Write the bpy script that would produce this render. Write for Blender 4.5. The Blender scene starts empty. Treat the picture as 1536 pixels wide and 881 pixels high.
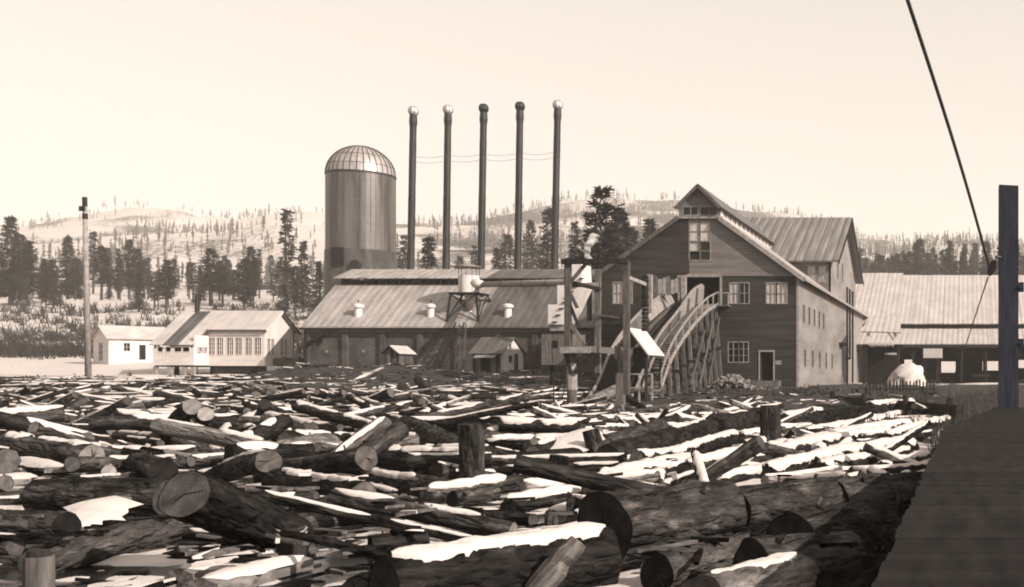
import bpy, math, random
from mathutils import Vector, Matrix, noise
from mathutils.geometry import tessellate_polygon
R = math.radians
SC = bpy.context.scene
COL = SC.collection

# ------------------------------------------------------------------ camera, sky, sun, exposure
F, CX, CY, EZ = 1600.0, 1450.0, 565.0, 2.2      # focal length in photo pixels, level line and side vanishing point, eye height over the pond
cam_d = bpy.data.cameras.new('camera'); cam = bpy.data.objects.new('camera', cam_d); COL.objects.link(cam)
cam.location = (0, 0, EZ); cam.rotation_euler = (R(90), 0, 0)
cam_d.sensor_width = 36; cam_d.lens = 36*F/1536
cam_d.shift_x = (768-CX)/1536; cam_d.shift_y = (CY-440.5)/1536
cam_d.clip_start = .1; cam_d.clip_end = 9000
SC.camera = cam

SUN_AZ, SUN_EL = R(-24), R(30)                  # measured from +X towards +Y: low winter sun on the right, a little behind the photographer
sd = Vector((math.cos(SUN_AZ)*math.cos(SUN_EL), math.sin(SUN_AZ)*math.cos(SUN_EL), math.sin(SUN_EL)))
w = bpy.data.worlds.new('World'); SC.world = w; w.use_nodes = True
nt = w.node_tree; nt.nodes.clear()
sky = nt.nodes.new('ShaderNodeTexSky'); sky.sky_type = 'NISHITA'; sky.sun_disc = False
sky.sun_elevation = SUN_EL; sky.sun_rotation = math.atan2(sd.x, sd.y); sky.air_density = 1.0; sky.dust_density = 3.0; sky.ozone_density = .6
hs = nt.nodes.new('ShaderNodeRGBToBW')          # the print is a toned monochrome: the sky's own colour is taken out, its brightness kept
tint = nt.nodes.new('ShaderNodeMix'); tint.data_type = 'RGBA'; tint.blend_type = 'MULTIPLY'; tint.inputs['Factor'].default_value = 1
tint.inputs['B'].default_value = (1.0, .93, .85, 1)
bg = nt.nodes.new('ShaderNodeBackground'); bg.inputs['Strength'].default_value = .15
out = nt.nodes.new('ShaderNodeOutputWorld')
nt.links.new(sky.outputs[0], hs.inputs[0]); pw_ = nt.nodes.new('ShaderNodeMath'); pw_.operation = 'POWER'; pw_.inputs[1].default_value = .5   # thin high haze evens the sky out
gn_ = nt.nodes.new('ShaderNodeMath'); gn_.operation = 'MULTIPLY'; gn_.inputs[1].default_value = 1.68
nt.links.new(hs.outputs[0], pw_.inputs[0]); nt.links.new(pw_.outputs[0], gn_.inputs[0]); nt.links.new(gn_.outputs[0], tint.inputs['A'])
nt.links.new(tint.outputs['Result'], bg.inputs[0]); nt.links.new(bg.outputs[0], out.inputs[0])
sl = bpy.data.lights.new('sun', 'SUN'); sl.energy = 3.6; sl.angle = R(.5); sl.color = (1, .93, .84)
so = bpy.data.objects.new('sun', sl); COL.objects.link(so); so.rotation_euler = sd.to_track_quat('Z', 'Y').to_euler(); so.location = (40, -30, 60)
vs = SC.view_settings; vs.view_transform = 'Standard'; vs.look = 'None'; vs.gamma = 1; vs.use_curve_mapping = False; vs.exposure = 1.06
SC.render.engine = 'CYCLES'
SC.cycles.filter_width = 1.9; SC.cycles.max_bounces = 6; SC.cycles.volume_bounces = 3

# ------------------------------------------------------------------ helpers
def P(px, py, D): return Vector(((px-CX)*D/F, D, EZ+(CY-py)*D/F))
def PZ(px, py, z): D = (EZ-z)*F/(py-CY); return Vector(((px-CX)*D/F, D, z))
def S(v): return (v, v*.885, v*.835, 1)

ORIGIN = {}
def tag(o, label=None, cat=None, group=None, kind=None):
    if label: o['label'] = label
    if cat: o['category'] = cat
    if group: o['group'] = group
    if kind: o['kind'] = kind
    return o
def thing(name, label, cat, loc=(0, 0, 0), group=None):
    o = bpy.data.objects.new(name, None); COL.objects.link(o); o.location = loc; o.empty_display_size = .3
    ORIGIN[o.name] = Vector(loc)
    return tag(o, label, cat, group, 'thing')
def link(name, me, parent=None, loc=None):
    o = bpy.data.objects.new(name, me); COL.objects.link(o)
    if parent: o.parent = parent
    if loc is not None: o.location = loc
    return o

class FR:                                        # a local frame: u along the front, v into the depth, z up
    def __init__(s, o, a=0.0): s.o = Vector(o); s.U = Vector((math.cos(a), math.sin(a), 0)); s.V = Vector((-math.sin(a), math.cos(a), 0))
    def __call__(s, u, v, z): return s.o+s.U*u+s.V*v+Vector((0, 0, z))
W0 = FR((0, 0, 0))
class MB:
    def __init__(s, fr=W0): s.v = []; s.f = []; s.m = []; s.fr = fr; s.mi = 0
    def add(s, vs, fs):
        n = len(s.v); s.v += [Vector(p) for p in vs]; s.f += [tuple(i+n for i in f) for f in fs]; s.m += [s.mi]*len(fs); return s
    def box(s, u0, u1, v0, v1, z0, z1):
        f = s.fr
        return s.add([f(u0, v0, z0), f(u1, v0, z0), f(u1, v1, z0), f(u0, v1, z0), f(u0, v0, z1), f(u1, v0, z1), f(u1, v1, z1), f(u0, v1, z1)],
                     [(0, 3, 2, 1), (4, 5, 6, 7), (0, 1, 5, 4), (1, 2, 6, 5), (2, 3, 7, 6), (3, 0, 4, 7)])
    def bar(s, a, b, w_, h_=None, up=(0, 0, 1)):  # a square timber from a to b
        h_ = h_ or w_; a = Vector(a); b = Vector(b); d = (b-a).normalized(); up = Vector(up)
        if abs(d.dot(up)) > .98: up = Vector((0, 1, 0))
        x = d.cross(up).normalized()*w_/2; y = x.normalized().cross(d).normalized()*h_/2
        return s.add([a-x-y, a+x-y, a+x+y, a-x+y, b-x-y, b+x-y, b+x+y, b-x+y], [(0, 3, 2, 1), (4, 5, 6, 7), (0, 1, 5, 4), (1, 2, 6, 5), (2, 3, 7, 6), (3, 0, 4, 7)])
    def cyl(s, a, b, r0, r1=None, n=12, caps=True):
        r1 = r0 if r1 is None else r1; a = Vector(a); b = Vector(b); d = (b-a).normalized()
        x = d.cross(Vector((0, 0, 1))) if abs(d.z) < .98 else Vector((1, 0, 0)); x.normalize(); y = d.cross(x).normalized()
        vs = []; fs = []
        for c, r in ((a, r0), (b, r1)):
            for i in range(n): t = 2*math.pi*i/n; vs.append(c+x*r*math.cos(t)+y*r*math.sin(t))
        for i in range(n): j = (i+1) % n; fs.append((i, j, n+j, n+i))
        if caps: fs += [tuple(range(n-1, -1, -1)), tuple(range(n, 2*n))]
        return s.add(vs, fs)
    def tube(s, pts, r, n=6):
        for a, b in zip(pts[:-1], pts[1:]): s.cyl(a, b, r, r, n, False)
        return s
    def lathe(s, c, prof, n=32):                 # profile of (radius, z) about a vertical axis at c
        c = Vector(c); vs = []; fs = []
        for r, z in prof:
            for i in range(n): t = 2*math.pi*i/n; vs.append(c+Vector((r*math.cos(t), r*math.sin(t), z)))
        for k in range(len(prof)-1):
            for i in range(n): j = (i+1) % n; fs.append((k*n+i, k*n+j, (k+1)*n+j, (k+1)*n+i))
        return s.add(vs, fs)
    def slab(s, quad, t):                        # a flat four-cornered sheet with thickness t below its top face
        q = [Vector(p) for p in quad]; n = (q[1]-q[0]).cross(q[3]-q[0]).normalized()
        if n.z < 0: n = -n
        return s.add(q+[p-n*t for p in q], [(0, 1, 2, 3), (7, 6, 5, 4), (0, 4, 5, 1), (1, 5, 6, 2), (2, 6, 7, 3), (3, 7, 4, 0)])
    def wall(s, outline, holes, v, t):           # outline and holes as (u, z); front face at depth v, back face at v + t
        f = s.fr; loops = [outline]+[[(a, c), (b, c), (b, d), (a, d)] for a, b, c, d in holes]
        flat = [p for l in loops for p in l]; tr = tessellate_polygon([[Vector((p[0], p[1], 0)) for p in l] for l in loops])
        n = len(flat); vs = [f(p[0], v, p[1]) for p in flat]+[f(p[0], v+t, p[1]) for p in flat]
        fs = [tuple(q) for q in tr]+[tuple(i+n for i in reversed(q)) for q in tr]; k = 0
        for l in loops:
            m = len(l); fs += [(k+i, k+(i+1) % m, n+k+(i+1) % m, n+k+i) for i in range(m)]; k += m
        return s.add(vs, fs)
    def prism(s, poly, v0, v1): return s.wall(poly, [], v0, v1-v0)
    def build(s, name, mat, parent=None, smooth=False, loc=None):
        root = parent
        while root is not None and root.parent is not None: root = root.parent
        o = ORIGIN[root.name] if root is not None and root.name in ORIGIN else Vector((0, 0, 0))
        base = Vector(loc) if loc is not None else o
        me = bpy.data.meshes.new(name); me.from_pydata([p-base for p in s.v], [], s.f)
        for m in (mat if isinstance(mat, (list, tuple)) else [mat]): me.materials.append(m)
        if any(s.m): me.polygons.foreach_set('material_index', s.m)
        if smooth: me.polygons.foreach_set('use_smooth', [True]*len(me.polygons))
        ob = link(name, me, parent)
        if parent is None: ob.location = base; ORIGIN[ob.name] = base
        return ob

def mat(name, lo, hi, rough=.8, scale=(1, 1, 1), detail=6, bump=0., bscale=None, metal=0., rnd=0., spec=.3, wave=None, ramp=(.35, .65)):
    m = bpy.data.materials.new(name); m.use_nodes = True; t = m.node_tree; N = t.nodes; L = t.links
    b = N['Principled BSDF']; b.inputs['Roughness'].default_value = rough; b.inputs['Metallic'].default_value = metal
    b.inputs['Specular IOR Level'].default_value = spec
    tc = N.new('ShaderNodeTexCoord'); mp = N.new('ShaderNodeMapping'); mp.inputs['Scale'].default_value = scale
    L.new(tc.outputs['Object'], mp.inputs[0])
    nz = N.new('ShaderNodeTexNoise'); nz.inputs['Scale'].default_value = 1; nz.inputs['Detail'].default_value = detail; nz.inputs['Roughness'].default_value = .65
    L.new(mp.outputs[0], nz.inputs['Vector'])
    rp = N.new('ShaderNodeValToRGB'); rp.color_ramp.elements[0].position = ramp[0]; rp.color_ramp.elements[1].position = ramp[1]
    rp.color_ramp.elements[0].color = S(lo); rp.color_ramp.elements[1].color = S(hi)
    L.new(nz.outputs['Fac'], rp.inputs[0]); col = rp.outputs[0]; hgt = nz.outputs['Fac']
    if wave:                                     # (axis, count per metre, darkness): board joints or sheet ribs
        wv = N.new('ShaderNodeTexWave'); wv.wave_type = 'BANDS'; wv.bands_direction = wave[0]; wv.wave_profile = 'SAW' if len(wave) > 3 else 'SIN'
        wv.inputs['Scale'].default_value = wave[1]*math.pi/10; wv.inputs['Distortion'].default_value = .15; wv.inputs['Detail Scale'].default_value = .3
        L.new(tc.outputs['Object'], wv.inputs['Vector'])
        mx = N.new('ShaderNodeMix'); mx.data_type = 'RGBA'; mx.blend_type = 'MULTIPLY'; mx.inputs['Factor'].default_value = 1
        r2 = N.new('ShaderNodeValToRGB'); r2.color_ramp.elements[0].color = (1-wave[2],)*3+(1,); r2.color_ramp.elements[1].position = .3
        L.new(wv.outputs['Fac'], r2.inputs[0]); L.new(col, mx.inputs['A']); L.new(r2.outputs[0], mx.inputs['B']); col = mx.outputs['Result']
        hgt = wv.outputs['Fac']
    if rnd:
        oi = N.new('ShaderNodeObjectInfo'); mr = N.new('ShaderNodeMapRange'); mr.inputs['To Min'].default_value = 1-rnd; mr.inputs['To Max'].default_value = 1+rnd
        L.new(oi.outputs['Random'], mr.inputs[0]); m2 = N.new('ShaderNodeMix'); m2.data_type = 'RGBA'; m2.blend_type = 'MULTIPLY'; m2.inputs['Factor'].default_value = 1
        L.new(col, m2.inputs['A']); L.new(mr.outputs[0], m2.inputs['B']); col = m2.outputs['Result']
    L.new(col, b.inputs['Base Color'])
    if bump:
        bp = N.new('ShaderNodeBump'); bp.inputs['Strength'].default_value = 1; bp.inputs['Distance'].default_value = bump
        if bscale:
            mp2 = N.new('ShaderNodeMapping'); mp2.inputs['Scale'].default_value = bscale; L.new(tc.outputs['Object'], mp2.inputs[0])
            n2 = N.new('ShaderNodeTexNoise'); n2.inputs['Scale'].default_value = 1; n2.inputs['Detail'].default_value = 4; L.new(mp2.outputs[0], n2.inputs['Vector']); hgt = n2.outputs['Fac']
        L.new(hgt, bp.inputs['Height']); L.new(bp.outputs[0], b.inputs['Normal'])
    return m

def bark_mat(name, lo, hi, rnd=.4):
    m = mat(name, lo, hi, .95, (1.6, 5, 5), 9, rnd=rnd, spec=.02, ramp=(.38, .66)); t = m.node_tree; N = t.nodes; L = t.links
    tc = [n for n in N if n.type == 'TEX_COORD'][0]; b = N['Principled BSDF']
    mp = N.new('ShaderNodeMapping'); mp.inputs['Scale'].default_value = (3.2, 10, 10); L.new(tc.outputs['Object'], mp.inputs[0])
    vo = N.new('ShaderNodeTexVoronoi'); vo.feature = 'DISTANCE_TO_EDGE'; vo.inputs['Scale'].default_value = 1
    nz = N.new('ShaderNodeTexNoise'); nz.inputs['Scale'].default_value = 1.7; nz.inputs['Detail'].default_value = 7; L.new(mp.outputs[0], nz.inputs['Vector'])
    va = N.new('ShaderNodeMix'); va.data_type = 'VECTOR'; va.inputs['Factor'].default_value = .35; L.new(mp.outputs[0], va.inputs['A']); L.new(nz.outputs['Color'], va.inputs['B']); L.new(va.outputs['Result'], vo.inputs['Vector'])
    cl = N.new('ShaderNodeMapRange'); cl.inputs['From Max'].default_value = .22; L.new(vo.outputs['Distance'], cl.inputs[0])
    mm = N.new('ShaderNodeMath'); mm.operation = 'MULTIPLY_ADD'; L.new(cl.outputs[0], mm.inputs[0]); mm.inputs[1].default_value = .7; L.new(nz.outputs['Fac'], mm.inputs[2])
    bp = N.new('ShaderNodeBump'); bp.inputs['Strength'].default_value = 1; bp.inputs['Distance'].default_value = .06
    L.new(mm.outputs[0], bp.inputs['Height']); L.new(bp.outputs[0], b.inputs['Normal'])
    # flaking plates: pale inner bark shows in patches
    n3 = N.new('ShaderNodeTexNoise'); n3.inputs['Scale'].default_value = .55; n3.inputs['Detail'].default_value = 10; n3.inputs['Roughness'].default_value = .72; L.new(mp.outputs[0], n3.inputs['Vector'])
    r3 = N.new('ShaderNodeValToRGB'); r3.color_ramp.elements[0].position = .56; r3.color_ramp.elements[1].position = .70; r3.color_ramp.elements[0].color = (0, 0, 0, 1)
    L.new(n3.outputs['Fac'], r3.inputs[0]); src = b.inputs['Base Color'].links[0].from_socket
    mx = N.new('ShaderNodeMix'); mx.data_type = 'RGBA'; L.new(r3.outputs[0], mx.inputs['Factor']); L.new(src, mx.inputs['A']); mx.inputs['B'].default_value = S(min(.3, hi*1.9)); L.new(mx.outputs['Result'], b.inputs['Base Color'])
    return m
def end_mat(name, lo, hi):
    m = mat(name, lo, hi, .9, (6, 6, 6), 8, rnd=.35, spec=.03, ramp=(.3, .7)); t = m.node_tree; N = t.nodes; L = t.links
    tc = [n for n in N if n.type == 'TEX_COORD'][0]; b = N['Principled BSDF']
    wv = N.new('ShaderNodeTexWave'); wv.wave_type = 'RINGS'; wv.rings_direction = 'X'; wv.inputs['Scale'].default_value = 9; wv.inputs['Distortion'].default_value = 7; wv.inputs['Detail'].default_value = 4
    L.new(tc.outputs['Object'], wv.inputs['Vector'])
    src = b.inputs['Base Color'].links[0].from_socket
    mx = N.new('ShaderNodeMix'); mx.data_type = 'RGBA'; mx.blend_type = 'MULTIPLY'; mx.inputs['Factor'].default_value = .10
    L.new(src, mx.inputs['A']); L.new(wv.outputs['Color'], mx.inputs['B']); L.new(mx.outputs['Result'], b.inputs['Base Color'])
    bp = N.new('ShaderNodeBump'); bp.inputs['Distance'].default_value = .0015; L.new(wv.outputs['Fac'], bp.inputs['Height']); L.new(bp.outputs[0], b.inputs['Normal'])
    return m

M = {
 'snow': mat('snow', .42, .50, .8, (1.3, 1.3, 1.3), 7, bump=.05, bscale=(4, 4, 4), spec=.3),
 'ground': None,
 'bark': bark_mat('bark_dark', .005, .026), 'bark_grey': bark_mat('bark_grey', .013, .075), 'bark_pale': bark_mat('bark_pale', .05, .19, .25),
 'end_dark': end_mat('log_end_dark', .008, .03), 'end': end_mat('log_end_weathered', .03, .10), 'end_pale': end_mat('log_end_fresh', .12, .25),
 'end_mid': end_mat('log_end_grey', .02, .07),
 'slab': mat('split_wood', .06, .24, .85, (1.2, 14, 14), 6, bump=.008, rnd=.4, spec=.02),
 'timber': mat('grey_timber', .045, .13, .85, (9, 9, 1.2), 6, bump=.006, spec=.02, rnd=.25),
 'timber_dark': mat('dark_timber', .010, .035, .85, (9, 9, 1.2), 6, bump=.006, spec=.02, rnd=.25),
 'deck': mat('deck_wood', .012, .024, .8, (7, 1, 7), 6, bump=.006, spec=.02, rnd=.14),
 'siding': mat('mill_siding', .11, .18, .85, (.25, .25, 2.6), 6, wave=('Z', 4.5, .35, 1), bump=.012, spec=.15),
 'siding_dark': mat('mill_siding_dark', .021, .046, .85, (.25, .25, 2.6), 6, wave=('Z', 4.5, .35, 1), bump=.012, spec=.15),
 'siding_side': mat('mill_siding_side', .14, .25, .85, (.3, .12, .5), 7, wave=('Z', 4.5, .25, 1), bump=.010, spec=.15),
 'trim': mat('weathered_trim', .16, .28, .8, (3, 3, 3), 4, spec=.2),
 'white': mat('white_paint', .50, .62, .7, (.8, .8, 2.5), 5, spec=.3, wave=('X', 3.2, .10)),
 'white_plain': mat('white_metal_paint', .48, .62, .6, (1.5, 1.5, .7), 5, spec=.3),
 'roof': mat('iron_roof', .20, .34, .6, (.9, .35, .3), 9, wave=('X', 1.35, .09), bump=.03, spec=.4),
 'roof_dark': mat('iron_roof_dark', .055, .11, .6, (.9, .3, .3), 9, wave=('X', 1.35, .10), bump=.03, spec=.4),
 'roof_cross': mat('iron_roof_ribbed', .12, .22, .55, (2.2, .2, .2), 5, wave=('X', 1.1, .42), bump=.05, spec=.4),
 'roof_shed': mat('shed_roof', .33, .43, .7, (.8, .3, .3), 6, wave=('X', 1.6, .05), bump=.03, spec=.3),
 'roof_pale': mat('cottage_roof', .34, .46, .8, (.8, .5, .5), 6, spec=.2, wave=('X', 1.2, .06)),
 'brick': None,
 'brick_trim': mat('brick_trim', .06, .12, .85, (2, 2, 5), 5, spec=.15, wave=('Z', 9, .25), bump=.005),
 'iron': mat('stack_iron', .007, .030, .55, (2.5, 2.5, .5), 7, metal=.15, spec=.4, bump=.008),
 'screen': mat('arrester_screen_lit', .45, .75, .45, (6, 6, 6), 4, metal=.3, spec=.4),
 'silo': mat('silo_sheet', .07, .20, .36, (.9, .9, .06), 7, metal=.6, spec=.5),
 'silo_low': mat('silo_base_sheet', .04, .10, .6, (1.1, 1.1, .3), 6, metal=.5, spec=.4),
 'dome': mat('silo_dome_sheet', .28, .45, .4, (2, 2, .6), 6, metal=.4, spec=.5),
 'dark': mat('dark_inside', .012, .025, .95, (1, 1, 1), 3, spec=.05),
 'glass': mat('window_glass', .008, .02, .15, (1, 1, 1), 3, spec=.25),
 'blind': mat('blind_glass', .30, .5, .35, (2.2, 2.2, .8), 4, spec=.5),
 'side_pane': mat('wall_toned_pane', .17, .26, .7, (1, 1, 1), 4, spec=.1),  # pane colour kept close to the side wall's tone
 'rope': mat('steel_cable', .02, .06, .6, (20, 20, 20), 4, spec=.3),
 'post': mat('blue_post', .02, .045, .8, (14, 14, 1.0), 7, bump=.01, spec=.05),
 'needle': mat('pine_needles', .018, .045, .9, (.6, .6, .6), 4, spec=.1, rnd=.3),
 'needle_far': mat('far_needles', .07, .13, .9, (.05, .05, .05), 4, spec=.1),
 'trunk': mat('pine_trunk', .025, .07, .9, (3, 3, .8), 5, spec=.1, rnd=.3),
 'brush': mat('winter_brush', .025, .08, .95, (.9, .9, .9), 5, spec=.05),
 'rubble': mat('rubble', .03, .26, .9, (1.6, 1.6, 1.6), 4, spec=.1),
}
_p = M['post'].node_tree.nodes['Color Ramp'].color_ramp.elements; _p[0].color = (.012, .0126, .018, 1); _p[1].color = (.034, .036, .048, 1)

def brick_material():
    m = bpy.data.materials.new('red_brick'); m.use_nodes = True; t = m.node_tree; N = t.nodes; L = t.links; b = N['Principled BSDF']; b.inputs['Roughness'].default_value = .9; b.inputs['Specular IOR Level'].default_value = .1
    tc = N.new('ShaderNodeTexCoord'); mp = N.new('ShaderNodeMapping'); mp.inputs['Rotation'].default_value = (R(90), 0, 0); L.new(tc.outputs['Object'], mp.inputs[0])
    br = N.new('ShaderNodeTexBrick'); br.inputs['Scale'].default_value = 1; br.inputs['Brick Width'].default_value = .24; br.inputs['Row Height'].default_value = .085; br.inputs['Mortar Size'].default_value = .008
    br.inputs['Color1'].default_value = S(.05); br.inputs['Color2'].default_value = S(.085); br.inputs['Mortar'].default_value = S(.10); L.new(mp.outputs[0], br.inputs['Vector'])
    nz = N.new('ShaderNodeTexNoise'); nz.inputs['Scale'].default_value = .7; nz.inputs['Detail'].default_value = 7; L.new(tc.outputs['Object'], nz.inputs['Vector'])
    rp = N.new('ShaderNodeValToRGB'); rp.color_ramp.elements[0].color = (.6, .6, .6, 1); rp.color_ramp.elements[1].color = (1.45, 1.45, 1.45, 1); rp.color_ramp.elements[0].position = .3; rp.color_ramp.elements[1].position = .7
    L.new(nz.outputs['Fac'], rp.inputs[0]); mx = N.new('ShaderNodeMix'); mx.data_type = 'RGBA'; mx.blend_type = 'MULTIPLY'; mx.inputs['Factor'].default_value = 1
    L.new(br.outputs['Color'], mx.inputs['A']); L.new(rp.outputs[0], mx.inputs['B']); L.new(mx.outputs['Result'], b.inputs['Base Color'])
    bp = N.new('ShaderNodeBump'); bp.inputs['Distance'].default_value = .01; bp.invert = True; L.new(br.outputs['Fac'], bp.inputs['Height']); L.new(bp.outputs[0], b.inputs['Normal'])
    return m
M['brick'] = brick_material()

def ground_material():                           # snow cover broken by bare dark soil: soil shows through on the worked bank by the pond
    m = bpy.data.materials.new('snowy_ground'); m.use_nodes = True; t = m.node_tree; N = t.nodes; L = t.links; b = N['Principled BSDF']; b.inputs['Roughness'].default_value = .85; b.inputs['Specular IOR Level'].default_value = .15
    at = N.new('ShaderNodeAttribute'); at.attribute_name = 'bare'
    tc = N.new('ShaderNodeTexCoord'); nz = N.new('ShaderNodeTexNoise'); nz.inputs['Scale'].default_value = .35; nz.inputs['Detail'].default_value = 9; nz.inputs['Roughness'].default_value = .7; L.new(tc.outputs['Object'], nz.inputs['Vector'])
    ad = N.new('ShaderNodeMath'); ad.operation = 'ADD'; L.new(at.outputs['Fac'], ad.inputs[0]); L.new(nz.outputs['Fac'], ad.inputs[1])
    rp = N.new('ShaderNodeValToRGB'); rp.color_ramp.elements[0].position = .78; rp.color_ramp.elements[1].position = .9; rp.color_ramp.elements[0].color = S(.47); rp.color_ramp.elements[1].color = S(.03)
    L.new(ad.outputs[0], rp.inputs[0])
    n2 = N.new('ShaderNodeTexNoise'); n2.inputs['Scale'].default_value = 2.2; n2.inputs['Detail'].default_value = 8; L.new(tc.outputs['Object'], n2.inputs['Vector'])
    r2 = N.new('ShaderNodeValToRGB'); r2.color_ramp.elements[0].color = (.45, .45, .45, 1); r2.color_ramp.elements[1].color = (1.7, 1.7, 1.7, 1); r2.color_ramp.elements[0].position = .35; r2.color_ramp.elements[1].position = .68
    L.new(n2.outputs['Fac'], r2.inputs[0])
    mx = N.new('ShaderNodeMix'); mx.data_type = 'RGBA'; mx.blend_type = 'MULTIPLY'; L.new(at.outputs['Fac'], mx.inputs['Factor']); L.new(rp.outputs[0], mx.inputs['A']); L.new(r2.outputs[0], mx.inputs['B'])
    L.new(mx.outputs['Result'], b.inputs['Base Color'])
    bp = N.new('ShaderNodeBump'); bp.inputs['Distance'].default_value = .12; L.new(n2.outputs['Fac'], bp.inputs['Height']); L.new(bp.outputs[0], b.inputs['Normal'])
    return m
M['ground'] = ground_material()
def water_material():
    m = mat('pond_water', .006, .016, .16, (.6, .6, .6), 5, bump=.01, bscale=(3, 3, 3), spec=.5); return m
M['water'] = water_material()

# ------------------------------------------------------------------ terrain
def lerp_tab(tab, x):
    if x <= tab[0][0]: return tab[0][1]
    for (a, b), (c, d) in zip(tab[:-1], tab[1:]):
        if x <= c: return b+(d-b)*(x-a)/(c-a)
    return tab[-1][1]
def sm(a, b, x): t = max(0, min(1, (x-a)/(b-a))); return t*t*(3-2*t)
TL = [(0, -1.2), (44, -.7), (52, .25), (65, .85), (80, 1.7), (93, 2.55), (104, 3.0), (122, 3.9), (140, 4.6), (160, 6.1), (190, 10), (250, 19.5), (340, 30), (520, 52), (700, 80), (900, 118), (1150, 168)]
TR = [(0, -1.2), (54, -.7), (60, .2), (70, .95), (82, 1.32), (150, 1.3), (210, 4), (300, 14), (420, 36), (560, 65), (700, 88), (900, 122), (1150, 168)]
CREST = [(-700, 362), (0, 362), (60, 355), (130, 345), (200, 339), (250, 341), (300, 350), (350, 347), (400, 340), (460, 336), (600, 345), (700, 338), (760, 328), (850, 314), (900, 307), (960, 313), (1010, 316), (1100, 330), (1200, 342), (1280, 372), (1350, 376), (1450, 374), (1600, 374), (2400, 374)]
def G(X, Y):
    px = CX+F*X/max(Y, 25)
    k = sm(840, 1010, px); z = lerp_tab(TL, Y)*(1-k)+lerp_tab(TR, Y)*k
    if Y > 330:
        zc = EZ+(CY-lerp_tab(CREST, px))*1250/F
        z *= 1+(zc/(EZ+(CY-335)*1250/F)-1)*sm(330, 1150, Y)
        if Y > 1150: z = zc*(1-.5*sm(1300, 2600, Y))+(zc-zc)*0
        q = sm(330, 700, Y)
        z += q*(26*noise.noise(Vector((X/260, Y/330, 1.3)))+9*noise.noise(Vector((X/90, Y/110, 4.3))))*(1-.55*sm(950, 1250, Y))
    if Y > 45:
        z += min(1, (Y-45)/60)*.28*noise.noise(Vector((X/5, Y/5, 0)))
        if Y > 125: z += sm(125, 220, Y)*1.8*noise.noise(Vector((X/28, Y/28, 7)))
    if px > 950 and 45 < Y < 150: z += .25*noise.noise(Vector((X/2.2, Y/3, 2)))*sm(950, 1010, px)*(1-sm(86, 100, Y))
    if px < 470 and 80 < Y < 116: z -= .55*sm(470, 425, px)*sm(80, 92, Y)*sm(116, 106, Y)
    # dark mounds of sawdust and bark along the brick boiler house
    for mx_, my_, mh, mr in ((-58.5, 92, 1.0, 4.5), (-50, 93, .8, 4), (-43.5, 86, .6, 5), (-60.5, 97, .4, 2.5)):
        d2 = ((X-mx_)**2+((Y-my_)*1.4)**2)/mr**2
        if d2 < 4: z += mh*math.exp(-1.6*d2)
    return z
rows = []
y_ = -30.0
while y_ < 4200:
    rows.append(y_); y_ += 2.0 if y_ < 130 else max(2.2, (y_-60)*.028)
NT = 420
gv = []; gf = []; bare = []
for Y in rows:
    for i in range(NT+1):
        t = -1.55+2.35*i/NT; X = t*(max(Y, 0)*.93+45)
        gv.append((X, Y, G(X, Y)))
        px = CX+F*X/max(Y, 25)
        bb = .62*(1-sm(88, 106, Y)) if px < 420 else .72*(1-sm(104, 124, Y))
        if px > 860: bb = max(bb, .75*(1-sm(90, 118, Y)))
        if 260 < Y: bb = .19+.38*noise.noise(Vector((X/75, Y/100, 6)))+.2*noise.noise(Vector((X/25, Y/40, 16)))+(.12 if px > 560 else 0)
        bare.append(max(0, bb))
for r in range(len(rows)-1):
    for i in range(NT): a = r*(NT+1)+i; gf.append((a, a+1, a+NT+2, a+NT+1))
me = bpy.data.meshes.new('terrain'); me.from_pydata(gv, [], gf); me.materials.append(M['ground'])
me.attributes.new('bare', 'FLOAT', 'POINT').data.foreach_set('value', bare)
me.polygons.foreach_set('use_smooth', [True]*len(gf))
tag(link('terrain', me), kind='structure')
pw = MB(); pw.add([(-140, -30, 0), (60, -30, 0), (60, 66, 0), (-140, 66, 0)], [(0, 1, 2, 3)])
tag(pw.build('pond_water', M['water'], loc=(0, 0, 0)), kind='structure')

# snow and ice lying on the pond between the logs: a lumpy sheet that dips below the water
rs = random.Random(5)
def pond_snow():
    vs = []; fs = []; nx, ny = 330, 190
    for j in range(ny+1):
        Y = 7+(56-7)*(j/ny)**1.25
        for i in range(nx+1):
            X = -52*(Y+12)/60+(52*(Y+12)/60-.6)*i/nx
            px = CX+F*X/Y
            bias = .03*sm(560, 700, px)*sm(20, 15, Y) + .30*sm(760, 1000, px)*sm(16.5, 20, Y)+.10*sm(500, 700, px)*sm(15, 22, Y)*sm(60, 40, Y) - .10*sm(560, 300, px)*sm(20, 15, Y)-.2*sm(930, 1000, px)*sm(17, 15, Y)
            ax = X*.35+Y*.0 if px < 800 else X*1.1-Y*.26; ay = Y*1.0 if px < 800 else Y*.22
            n = noise.noise(Vector((ax, ay, 3)))+.55*noise.noise(Vector((X*1.3, Y*1.6, 9)))+.3*noise.noise(Vector((X*4, Y*4, 5)))
            vs.append((X, Y, max(-.12, min(.10, .16*(n*.5+bias-.02))+.02*noise.noise(Vector((X*3, Y*3, 0))))))
    for j in range(ny):
        for i in range(nx): a = j*(nx+1)+i; fs.append((a, a+1, a+nx+2, a+nx+1))
    me = bpy.data.meshes.new('snow_on_ice'); me.from_pydata(vs, [], fs); me.materials.append(M['snow']); me.polygons.foreach_set('use_smooth', [True]*len(fs))
    tag(link('snow_on_ice', me), 'patches of snow and ice between the logs on the pond', 'snow', kind='stuff')
pond_snow()

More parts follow.
